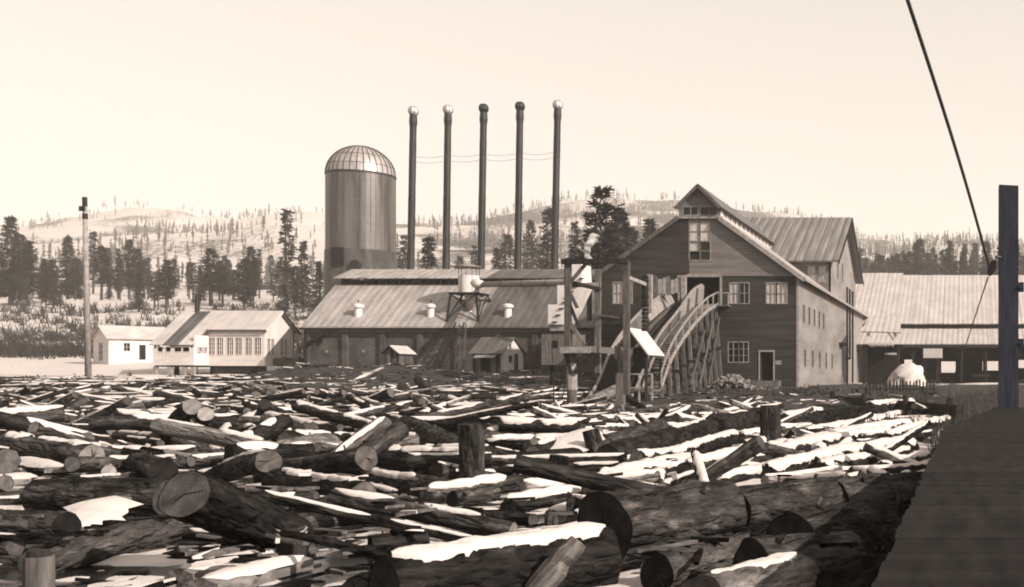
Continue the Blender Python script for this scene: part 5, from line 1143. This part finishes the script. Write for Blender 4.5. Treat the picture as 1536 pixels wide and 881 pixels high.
def stump_posts():
    b = PZ(41, 905, .0); t = thing('mooring_post', 'short stubby weathered mooring post at the bottom left corner', 'post', b); w_ = 20*b.y/F; zt = P(0, 838, b.y).z
    m = MB(); m.cyl((b.x, b.y+w_, -.5), (b.x, b.y+w_, zt), w_*1.05, w_*.95, 14); m.build('shaft', M['timber'], t)
    m = MB(); m.cyl((b.x, b.y+w_, zt), (b.x, b.y+w_, zt+.06), w_*.8, w_*.7, 12); m.build('top_block', M['timber_dark'], t)
    b = PZ(60, 705, .0); t = thing('upright_stick', 'upright dark stick standing among logs at the left', 'post', b); m = MB(); m.cyl(b-Vector((0, 0, .4)), P(56, 648, b.y), .15, .13, 10); m.build('shaft', M['bark_grey'], t)
    b = PZ(428, 850, .0); t = thing('boom_post', 'dark boom post with wire loops beside a long pole', 'post', b); m = MB(); m.box(b.x-.11, b.x+.11, b.y, b.y+.22, -.3, P(0, 797, b.y).z); m.build('shaft', M['timber_dark'], t)
    for k in range(3):
        z = .30+.05*k; m = MB(); m.tube([b+Vector((.15*math.cos(a), .11+.16*math.sin(a), z+.03*math.sin(a*2))) for a in [q*math.pi/6 for q in range(13)]], .012, 5); m.build('wire_loop', M['trim'], t)
    make_log(PZ(425, 800, .45), PZ(598, 842, .3), .045, .05, 'thin dark boom pole slanting right from the boom post', 'bark', 'end', 'end', name='boom_pole', cat='pole')
    m = MB(); a = PZ(432, 805, .35); 
stump_posts()

# the rest of the jam: every log is dropped onto what already lies there
def region_of(px, py):
    far = 'far out' if py < 605 else 'midway' if py < 680 else 'close by'
    if px < 140: s = 'by the left edge'
    elif px < 300: s = 'left of the three pale ends' if py < 680 else 'left of the tilted log'
    elif px < 460: s = 'below the white cottage'
    elif px < 620: s = 'below the brick boiler house'
    elif px < 800: s = 'left of the gantry'
    elif px < 960: s = 'in front of the gantry'
    elif px < 1160: s = 'below the log slip'
    else: s = 'below the mill corner'
    return s, far
cands = []
def try_log(X, Y, ang, L, r, cap):
    d = Vector((math.cos(ang), math.sin(ang), 0)); n = 9; sx = Vector((-d.y, d.x, 0))
    a0 = Vector((X, Y, 0))-d*L/2; hs_ = []
    for i in range(n):
        p = a0+d*L*i/(n-1); hs_.append(max(hget(p.x+sx.x*o, p.y+sx.y*o) for o in (-r*.6, 0, r*.6)))
    base = max(0, G(X, Y)) if Y > 45 else 0
    zA, zB = max(hs_[:5]), max(hs_[4:])
    if max(zA, zB)-base > cap: return None
    if abs(zA-zB) > .28*L: return None
    fl = lambda z, yy: (r*.25 if z < .02 else z+r*.72)
    A = a0.copy(); B = a0+d*L; A.z = fl(zA, A.y); B.z = fl(zB, B.y); 
    if rng.random() < (.34 if Y > 30 else .22 if Y > 24 else .08) and Y < 70 and L < 3.6:
        up = rng.uniform(.2, .32)*L*.8
        if rng.random() < .5: A.z += up
        else: B.z += up
    raster(A, B, r*.9); return A, B
tries = 0
while tries < 23000 and len(cands) < 3900:
    tries += 1
    Y = 12.5+(92-12.5)*rng.random()**1.15; px = rng.uniform(-330, 1440); X = (px-CX)*Y/F
    py = CY+(EZ-(max(0, G(X, Y)) if Y > 45 else 0))*F/Y
    if py > 900: continue
    if px > 640 and px < 870 and Y > 50: 
        if rng.random() < .85: continue
    if px > 870 and Y > 56: continue
    if px > 420 and Y > 71: continue
    if Y > 89: continue
    if px > 1000 and Y < 18.2: continue
    if X > -1.4: continue
    if px > 820 and Y > 24: ang = R(rng.gauss(68, 10))
    elif px > 560 and Y < 24: ang = R(rng.gauss(40, 22))
    elif Y > 38 and 330 < px < 640: ang = R(rng.gauss(150, 22))
    else: ang = R(rng.gauss(8, 30))
    r = rng.uniform(.10, .30) if Y < 24 else rng.uniform(.08, .22 if Y < 32 else .16)*(1.5 if rng.random() < .12 else 1); L = rng.uniform(1.4, 4.2) if Y < 25 else rng.uniform(1.5, 4.6)
    if px > 560 and Y < 24: r *= .75
    if rng.random() < .5: ang = rng.uniform(0, math.pi)
    if Y < 21: r = min(r, .07+.1*rng.random()); L = min(L, 2.6)
    cap = .12 if Y < 21 else .5 if Y < 30 else .75
    if px > 840: cap = .25
    if Y > 58: cap = .14
    q = try_log(X, Y, ang, L, r, cap)
    if q: cands.append((q[0], q[1], r, px, py))
cands.sort(key=lambda c: (c[3] < -60, -c[2]*(c[1]-c[0]).length/((c[0].y+c[1].y)/2)**2))
stuff_bark = MB(); SM_V = []; 
NIND = 300-NLOG[0]
for i, (A, B, r, px, py) in enumerate(cands):
    rg = random.Random(900+i); L = (B-A).length; sw = rg.random()
    snow = []
    pr = .78 if Y < 40 else .85
    if rg.random() < .82:
        u = 0 if rg.random() < .4 else rg.uniform(0, .3)
        if px > 820: snow.append((0, .98, rg.uniform(.9, 1.3), r*rg.uniform(.25, .45), rg.uniform(-.1, .2))); u = 1
        while u < .9 and len(snow) < 3:
            e = min(1, u+rg.uniform(.25, .7)); wd = rg.uniform(.5, 1.0) if px < 800 else rg.uniform(.9, 1.3); snow.append((u, e, wd, r*rg.uniform(.16, .34), rg.uniform(-.15, .3))); u = e+rg.uniform(.0, .2)
    q = rg.random(); bark = 'bark' if q < .5 else 'bark_grey' if q < .9 else 'bark_pale'
    e0 = rg.choice(['end', 'end', 'end_dark', 'end_pale'])
    if i < NIND and -60 < px:
        s, far = region_of(px, py); tone = {'bark': 'dark', 'bark_grey': 'grey', 'bark_pale': 'pale'}[bark]; dr = abs((math.degrees(math.atan2(B.y-A.y, B.x-A.x))+90) % 180-90)
        lie = 'lying crosswise' if dr < 25 else 'pointing away' if dr > 60 else 'lying aslant'
        cov = 'bare' if not snow else 'snow patched' if sum(b_-a_ for a_, b_, *_ in snow) < .6 else 'snow capped'
        make_log(A, B, r*1.04, r*.92, f"{cov} {tone} log {lie} {far} {s}", bark, e0, 'end', snow, rg=rg, put=False)
    else:
        rad, ctr = log_geo(L, r*1.04, r*.92, 8, 4, rg, .05); fm = frame_of(A, B)
        def put(g, mi): stuff_bark.mi = mi; stuff_bark.add([fm @ Vector(v) for v in g[0]], g[1])
        put(bark_mesh(L, rad, ctr, 8, 4), {'bark': 0, 'bark_grey': 1, 'bark_pale': 2}[bark]); put(end_geo(L, rad, ctr, 8, 0., -1), 3); put(end_geo(L, rad, ctr, 8, 1., 1), 3)
        for s_ in snow: put(snow_geo(L, rad, ctr, rg, *s_, n=7, cols=5), 4)
tag(stuff_bark.build('log_jam', [M['bark'], M['bark_grey'], M['bark_pale'], M['end'], M['snow']], smooth=True, loc=(0, 0, 0)), 'far mass of jammed snowy logs reaching back to the bank', 'log jam', kind='stuff')
# bark, slabs and splinters strewn between the logs
deb = MB()
for i in range(7000):
    Y = 11+(96-11)*rng.random()**1.3; px = rng.uniform(-60, 1410); X = (px-CX)*Y/F
    if px > 1000 and Y > 72: continue
    if X > -1: continue
    z = hget(X, Y); base = max(0, G(X, Y)) if Y > 45 else 0
    if z-base > .45 or (Y < 22 and rng.random() < .6) or (px > 820 and 16 < Y < 48 and rng.random() < .85): continue
    L = rng.uniform(.15, .7)*(1 if Y < 24 else 1.5 if Y < 40 else 2.2); wd = L*rng.uniform(.08, .25); a = rng.uniform(0, math.pi) if Y > 30 else rng.gauss(.5, .7); d = Vector((math.cos(a), math.sin(a), rng.uniform(-.15, .15))); s = Vector((-math.sin(a), math.cos(a), rng.uniform(-.3, .3)))
    c = Vector((X, Y, z+.03)); q = [c-d*L/2-s*wd*.35, c+d*L/2-s*wd*.2, c+d*L*.45+s*wd*.5, c-d*L*.4+s*wd*.5]
    deb.mi = 2 if rng.random() < (.14 if Y < 26 else .32) else rng.choice((0, 0, 1)); deb.slab(q, .04 if deb.mi < 2 else .05)
tag(deb.build('wood_debris', [M['bark'], M['slab'], M['snow']], loc=(0, 0, 0)), 'bark, splinters and snowy scraps strewn over the log jam and bank', 'debris', kind='stuff')
# rubble and cordwood heap before the mill door, rough weeds by the walkway
rub = MB()
for i in range(420):
    px = rng.gauss(1098, 22); D = rng.uniform(78, 82.5); x = (px-CX)*D/F; z = G(x, D)+max(0, 1.0*math.exp(-((px-1098)/26)**2))*rng.random(); s = rng.uniform(.08, .3); a = rng.uniform(0, 6); u = Vector((math.cos(a), math.sin(a), rng.uniform(-.5, .5)))*s; v = Vector((-u.y, u.x, rng.uniform(-.3, .3)*s)); c = Vector((x, D, z))
    rub.slab([c-u-v*.6, c+u-v*.5, c+u*.8+v*.6, c-u*.9+v*.5], s*.8)
tag(rub.build('rubble_heap', M['rubble'], loc=P(1098, 585, 80)), 'heap of pale broken blocks and wood scraps before the mill wall', 'rubble', kind='stuff')
wd_ = MB()
for i in range(2600):
    D = rng.uniform(26, 72); px = rng.uniform(1290, 1500) if D > 40 else rng.uniform(1395, 1500); x = (px-CX)*D/F
    if -.5 < x and D < 32: continue
    z = max(-.1, G(x, D)) if D > 45 else .1; h = rng.uniform(.2, .65)*(.6+.4*(D > 40)); l = rng.uniform(-.3, .3)*h; w_ = rng.uniform(.008, .02)
    wd_.add([(x-w_, D, z-.1), (x+w_, D, z-.1), (x+l+w_*.4, D+rng.uniform(-.2, .2), z+h), (x+l-w_*.4, D+rng.uniform(-.2, .2), z+h)], [(0, 1, 2, 3)])
tag(wd_.build('dry_weeds', M['brush'], loc=(0, 0, 0)), 'dark dry weeds growing between the walkway and the picket fence', 'weeds', kind='stuff')
def crib():
    t = thing('dark_bulkhead', 'low black timber bulkhead below the right end of the mill', 'bulkhead', P(1310, 600, 66)); rr = random.Random(3)
    for i in range(4):
        z = -.2+i*.33; m = MB(); a = P(1215+i*9, 590, 72); b = P(1440, 590, 47); a.z = b.z = z; m.bar(a, b, .34, .31); m.build('timber', M['timber_dark'], t)
    for f_ in (.1, .4, .7, .95): p = P(1235, 590, 71.3).lerp(P(1440, 590, 46.6), f_); m = MB(); m.cyl((p.x, p.y-.2, -.8), (p.x, p.y-.2, 1.25), .16, .16, 9); m.build('pile', M['timber_dark'], t)
crib()

# ------------------------------------------------------------------ trees
def crown_geo(rg, h, base, rad, style):
    v = []; f = []
    def tri(c, d, s, w_):
        n = len(v); up = Vector((rg.uniform(-1, 1), rg.uniform(-1, 1), rg.uniform(-.4, 1))).normalized(); x = d.cross(up)
        if x.length < .1: x = Vector((1, 0, 0))
        x.normalize(); v.extend([c-x*w_, c+d*s*.5-x*w_*.2+x*w_*.9, c+d*s, c+d*s*.4+up*w_*.5]); f.extend([(n, n+1, n+2), (n, n+2, n+3)])
    z = base
    while z < h*.985:
        q = (z-base)/(h-base)
        if style == 'fir': rr = rad*(1-q)**.85*(.75+.4*rg.random()); nb = 7
        elif style == 'thin': rr = rad*(.95-.75*q)*(.4+.7*rg.random()); nb = 5
        else: rr = rad*min(1, .45+2.2*q)*(1-q)**.62*(.55+.6*rg.random())+.15; nb = 9
        if rg.random() < (.12 if style != 'fir' else .04): z += h*.02; continue
        for k in range(nb):
            a = rg.uniform(0, 6.283); L = rr*rg.uniform(.55, 1.1); dr = {'fir': -.28, 'thin': -.2, 'pine': .25-.5*(1-q)}[style]
            d = Vector((math.cos(a), math.sin(a), dr+rg.uniform(-.35, .35))).normalized()
            m = max(2, int(L/.45))
            for j in range(m):
                c = Vector((0, 0, z))+d*L*(j+.6)/m+Vector((rg.uniform(-.2, .2), rg.uniform(-.2, .2), rg.uniform(-.2, .2)))
                for _ in range(4): tri(c, (d+Vector((rg.uniform(-.9, .9), rg.uniform(-.9, .9), rg.uniform(-.4, .6)))).normalized(), rg.uniform(.4, .95), rg.uniform(.10, .24))
        z += h*(.020 if style == 'fir' else .024)
    return v, f
def trunk_geo(rg, h, r):
    m = MB(); n = 6; pts = [Vector((rg.uniform(-.1, .1)*i, rg.uniform(-.1, .1)*i, h*i/n)) for i in range(n+1)]; pts[0] = Vector((0, 0, -1.5))
    for i in range(n): m.cyl(pts[i], pts[i+1], r*(1-i/n)+.03, r*(1-(i+1)/n)+.03, 7, False)
    for k in range(9):
        z = h*rg.uniform(.15, .9); a = rg.uniform(0, 6.28); L = rg.uniform(.6, 1.6); m.cyl((0, 0, z), (math.cos(a)*L, math.sin(a)*L, z+rg.uniform(-.2, .3)), .05, .02, 4, False)
    return m.v, m.f
PROTO = {}
for st, n in (('fir', 4), ('thin', 3), ('pine', 5)):
    for k in range(n):
        rg = random.Random(hash(st) % 1000*0+{'fir': 10, 'thin': 20, 'pine': 30}[st]+k); h = 18.0
        base = {'fir': 2.0, 'thin': 5.0, 'pine': 5.5}[st]*rg.uniform(.7, 1.2); rad = {'fir': 3.2, 'thin': 1.7, 'pine': 3.3}[st]
        a = bpy.data.meshes.new('crown'); a.from_pydata(*[list(q) for q in [crown_geo(rg, h, base, rad, st)]][0][:1], [], []) if False else None
        cv, cf = crown_geo(rg, h, base, rad, st); a.from_pydata(cv, [], cf); a.materials.append(M['needle'])
        tv, tf = trunk_geo(rg, h, .34 if st != 'thin' else .24); b = bpy.data.meshes.new('trunk'); b.from_pydata(tv, [], tf); b.materials.append(M['trunk'])
        PROTO[(st, k)] = (a, b)
def tree(px, pyt, pyb, D, st, k, label, group='conifers behind the mill', wide=1.):
    x = (px-CX)*D/F; zt = EZ+(CY-pyt)*D/F; zb = min(EZ+(CY-pyb)*D/F, zt-3) if pyb else G(x, D)
    zb = min(zb, G(x, D)) if not pyb else G(x, D)
    h = max(3, zt-zb); t = thing(st_name[st], label, 'tree', (x, D, zb), group); t.scale = (h/18*wide, h/18*wide, h/18); t.rotation_euler.z = (px*1.7+k) % 6.28
    link('trunk', PROTO[(st, k)][1], t); link('crown', PROTO[(st, k)][0], t)
st_name = {'fir': 'fir_tree', 'thin': 'spindly_fir_tree', 'pine': 'pine_tree'}
TREES = [
 (16, 322, 240, 'fir', 0, 'tallest conifer in the dark clump at the left edge', 1.1), (-8, 372, 235, 'pine', 0, 'conifer cut by the left edge of the picture', 1.2), (42, 362, 238, 'pine', 1, 'bushy conifer right of the tall one at the left edge', 1.2), (66, 388, 245, 'fir', 2, 'short conifer closing the left edge clump', 1.1), (30, 350, 250, 'pine', 3, 'dense conifer behind the left edge clump', 1.1),
 (80, 390, 260, 'pine', 2, 'conifer just left of the utility pole pair', 1.), (102, 354, 255, 'fir', 1, 'pointed conifer left of the utility pole', 1.1), (113, 400, 250, 'pine', 4, 'low conifer tucked behind the utility pole', 1.),
 (140, 345, 300, 'thin', 0, 'thin spindly conifer right of the utility pole', 1.), (152, 370, 255, 'pine', 0, 'dense dark conifer right of the utility pole', 1.15), (177, 372, 280, 'thin', 1, 'thin pale conifer behind the small hut', 1.),
 (194, 360, 260, 'pine', 1, 'dark conifer standing above the small hut', 1.), (206, 372, 262, 'pine', 3, 'shorter conifer right beside the one above the hut', 1.), (222, 385, 270, 'thin', 2, 'slender conifer between hut and cottage', 1.1), (232, 408, 235, 'pine', 2, 'low dark conifer above the cottage left end', 1.1),
 (252, 394, 235, 'pine', 4, 'round dark conifer above the cottage roof', 1.2), (284, 392, 275, 'thin', 0, 'slender conifer above the cottage chimney', 1.2), (316, 374, 240, 'pine', 0, 'broad dark conifer above the cottage chimney', 1.5), (334, 398, 245, 'pine', 3, 'lower shoulder conifer right of the broad one', 1.3), (300, 402, 250, 'fir', 2, 'small conifer left of the broad dark one', 1.1),
 (352, 405, 260, 'pine', 1, 'pale conifer right above the cottage roof', 1.1), (380, 385, 265, 'pine', 4, 'dark topped conifer above the cottage windows', .9), (389, 373, 270, 'thin', 1, 'thin conifer with bare lower trunk above the cottage', 1.), (410, 412, 255, 'pine', 2, 'bushy conifer above the cottage gable', 1.2),
 (431, 311, 230, 'thin', 2, 'tallest spindly fir left of the refuse burner', 1.15), (455, 358, 225, 'fir', 3, 'fir left of the refuse burner', 1.0), (443, 400, 215, 'pine', 0, 'bushy tree filling the gap left of the burner', 1.1), (478, 390, 190, 'fir', 0, 'dark fir touching the refuse burner', .9), (425, 425, 200, 'pine', 3, 'low conifer right above the cottage gable end', 1.3),
 (606, 352, 260, 'thin', 1, 'pale thin conifer right of the refuse burner', 1.4), (598, 378, 250, 'pine', 2, 'bushy conifer by the burner right side', 1.), (643, 350, 170, 'fir', 3, 'pointed fir between the first two smokestacks', 1.1), (712, 368, 260, 'pine', 4, 'grey conifer left of the middle smokestack', 1.), (690, 385, 280, 'pine', 1, 'hazy conifer right of the second smokestack', 1.3),
 (745, 370, 240, 'fir', 0, 'small fir right of the middle smokestack', 1.2), (760, 350, 260, 'pine', 3, 'conifer left of the fourth smokestack', 1.1), (796, 332, 270, 'pine', 0, 'tall conifer right of the fourth smokestack', .9), (823, 308, 200, 'thin', 0, 'dark thin conifer left of the fifth smokestack', 1.2), (862, 330, 240, 'thin', 2, 'thin conifer left of the big dark pine', 1.3), (812, 366, 260, 'pine', 2, 'bushy conifer low between the last two smokestacks', 1.),
 (902, 279, 128, 'pine', 4, 'big dark pine rising behind the steam plume', 1.15), (931, 312, 150, 'fir', 1, 'fir right of the big dark pine', 1.1), (918, 336, 140, 'pine', 1, 'bushy fir filling behind the big dark pine', 1.1), (976, 328, 180, 'fir', 2, 'small fir at the mill roof left slope', 1.), (948, 338, 170, 'fir', 0, 'fir just above the mill left eave', 1.1), (888, 345, 160, 'pine', 0, 'low pine behind the steam plume', 1.0),
 (990, 350, 200, 'pine', 3, 'dim pine close to the mill monitor', 1.),
]
for (px, pt, D, st, k, lab, wd) in TREES: tree(px, pt, None, D, st, k, lab, wide=wd*(1.12 if px < 420 else 1.0))
rg = random.Random(41)
for i in range(96):
    px = rg.uniform(-10, 480); D = rg.uniform(225, 400); st = rg.choice(['fir', 'thin', 'pine', 'thin']); pt = rg.gauss(402, 14)
    side = 'left of the utility pole' if px < 128 else 'behind the small white hut' if px < 225 else 'behind the cottage left wing' if px < 310 else 'behind the tall cottage windows' if px < 400 else 'left of the refuse burner'
    tree(px, pt, None, D, st, rg.randrange(3), f"hazy {'taller' if pt < 400 else 'shorter'} {({'fir': 'full fir', 'thin': 'spindly fir', 'pine': 'bushy pine'})[st]} in the back row {side}", 'back row of conifers on the left slope', wide=rg.uniform(1., 1.5))
# wooded slope right of the mill: each conifer that can be told apart
rg = random.Random(77)
n_right = 0
for i in range(36):
    px = 1284+i*7.5+rg.uniform(-3, 3); D = rg.uniform(300, 400); st = rg.choice(['fir', 'thin', 'pine', 'fir']); k = rg.randrange(3); pt = rg.gauss(376, 12)
    side = 'right of the mill wing' if px < 1340 else 'left of the slanting cable' if px < 1420 else 'behind the slanting cable' if px < 1495 else 'behind the square post'
    kind_ = {'fir': 'full fir', 'thin': 'spindly fir', 'pine': 'bushy pine'}[st]
    tree(px, pt, None, D, st, k, f"{'tall' if pt < 374 else 'short'} {kind_} above the lumber shed {side}", 'conifers above the lumber shed', wide=rg.uniform(.8, 1.4))
# scattered trees on the far hills: a mass
fm = MB(); rg = random.Random(5)
def far_tree(x, y, h):
    z = G(x, y)-.5; r = h*rg.uniform(.10, .20); lean = rg.uniform(-.04, .04)*h; k = rg.randint(9, 15); zb0 = rg.uniform(.1, .4)
    fm.add([(x-.03*h, y, z), (x+.03*h, y, z), (x+lean, y, z+h*.95)], [(0, 1, 2)])
    for i in range(k):                           # ragged boughs, not a cone
        q = zb0+(1-zb0)*(i+rg.random())/k; rr = r*(1-q)**.6*rg.uniform(.5, 1.25)+.02*h; a = rg.uniform(0, 6.283); c = Vector((x+lean*q, y, z+h*q*.97)); d = Vector((math.cos(a), math.sin(a), 0))*rr; u = Vector((0, 0, h*rg.uniform(.05, .13)))
        fm.add([c-d*.5-u*.7, c+d-u*.4, c+d*.2+u, c-d*rg.uniform(.4, 1)+u*.1], [(0, 1, 2), (0, 2, 3)])
cnt = 0
while cnt < 4300:
    D = 330+930*rg.random()**.7; px = rg.uniform(-120, 1700); x = (px-CX)*D/F
    dens = .42+1.5*noise.noise(Vector((x/120, D/150, 2)))+.25*noise.noise(Vector((x/35, D/45, 8)))
    if px > 780: dens += .30
    if px > 1250: dens += .4
    if px < 800: dens -= .18
    if px < 480 and D > 520: dens -= .12
    if rg.random() > dens: continue
    far_tree(x, D, rg.uniform(4, 11) if px < 800 else rg.uniform(4, 11)); cnt += 1
for i in range(700):
    px = rg.uniform(-120, 1700); D = rg.uniform(1130, 1270); x = (px-CX)*D/F
    if noise.noise(Vector((px/45, 0, 5))) > -.12: far_tree(x, D, rg.uniform(5, 8+8*rg.random()))
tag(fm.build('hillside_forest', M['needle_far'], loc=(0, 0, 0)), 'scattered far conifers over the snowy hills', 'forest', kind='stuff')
# brush thickets at the foot of the slope
bm_ = MB(); rg = random.Random(15)
def bush(x, y, h, w_, n):
    z = G(x, y)
    for i in range(n):
        a = rg.uniform(0, 6.28); b = Vector((x+rg.uniform(-w_, w_)*.6, y+rg.uniform(-w_, w_)*.6, z-.1)); e = b+Vector((math.cos(a)*w_*rg.uniform(.2, .7), math.sin(a)*w_*.5, h*rg.uniform(.4, 1.1))); s = rg.uniform(.03, .07)*max(1, y/140); d = Vector((s, 0, 0))
        bm_.add([b-d, b+d, e+d*.4, e-d*.4], [(0, 1, 2, 3)]); m = b.lerp(e, rg.uniform(.3, .9)); o = Vector((rg.uniform(-1, 1), rg.uniform(-.5, .5), rg.uniform(0, .6)))*w_*.4; bm_.add([m-d, m+o, m+d], [(0, 1, 2)])
for i in range(700):
    px = rg.uniform(-60, 480); D = rg.choice((rg.uniform(140, 240), rg.uniform(132, 230), rg.uniform(150, 190))); x = (px-CX)*D/F
    if px > 130 and D < 134: continue
    bush(x, D, rg.uniform(.8, 2.4), rg.uniform(.8, 2.2), 16)
for i in range(160):
    px = rg.uniform(-60, 136); D = rg.uniform(146, 156); bush((px-CX)*D/F, D, rg.uniform(.7, 1.7), 1.8, 11)
for i in range(260):
    px = rg.choice((rg.uniform(430, 860), rg.uniform(1060, 1400), rg.uniform(0, 430))); D = rg.uniform(80, 97) if px < 860 else rg.uniform(70, 80); bush((px-CX)*D/F, D, rg.uniform(.15, .5), .5, 8)
tag(bm_.build('brush_thicket', M['brush'], loc=(0, 0, 0)), 'leafless winter brush along the river flat and bank', 'brush', kind='stuff')

# ------------------------------------------------------------------ winter haze
hz = bpy.data.materials.new('haze'); hz.use_nodes = True; hz.node_tree.nodes.clear(); o = hz.node_tree.nodes.new('ShaderNodeOutputMaterial'); v = hz.node_tree.nodes.new('ShaderNodeVolumePrincipled')
v.inputs['Density'].default_value = .00034; v.inputs['Color'].default_value = (1, .94, .88, 1); v.inputs['Anisotropy'].default_value = .2; hz.node_tree.links.new(v.outputs[0], o.inputs['Volume'])
m = MB(); m.box(-7200, 4200, -60, 4300, -6, 330); tag(m.build('haze', hz, loc=(0, 0, 0)), kind='stuff')

# things that would still share a label are told apart by their order from the left
_by = {}
for ob in SC.objects:
    if ob.parent is None and 'label' in ob and 'category' in ob: _by.setdefault(ob['label'], []).append(ob)
_ord = ['first', 'second', 'third', 'fourth', 'fifth', 'sixth', 'seventh', 'eighth', 'ninth', 'tenth', 'eleventh', 'twelfth', 'thirteenth', 'fourteenth']
for lab, obs in _by.items():
    if len(obs) < 2: continue
    obs.sort(key=lambda q: q.location.x/max(q.location.y, 1))
    for i, q in enumerate(obs):
        w_ = ('the left one' if i == 0 else 'the right one') if len(obs) == 2 else f"{_ord[min(i, 13)]} from left"
        q['label'] = f"{lab}, {w_}"
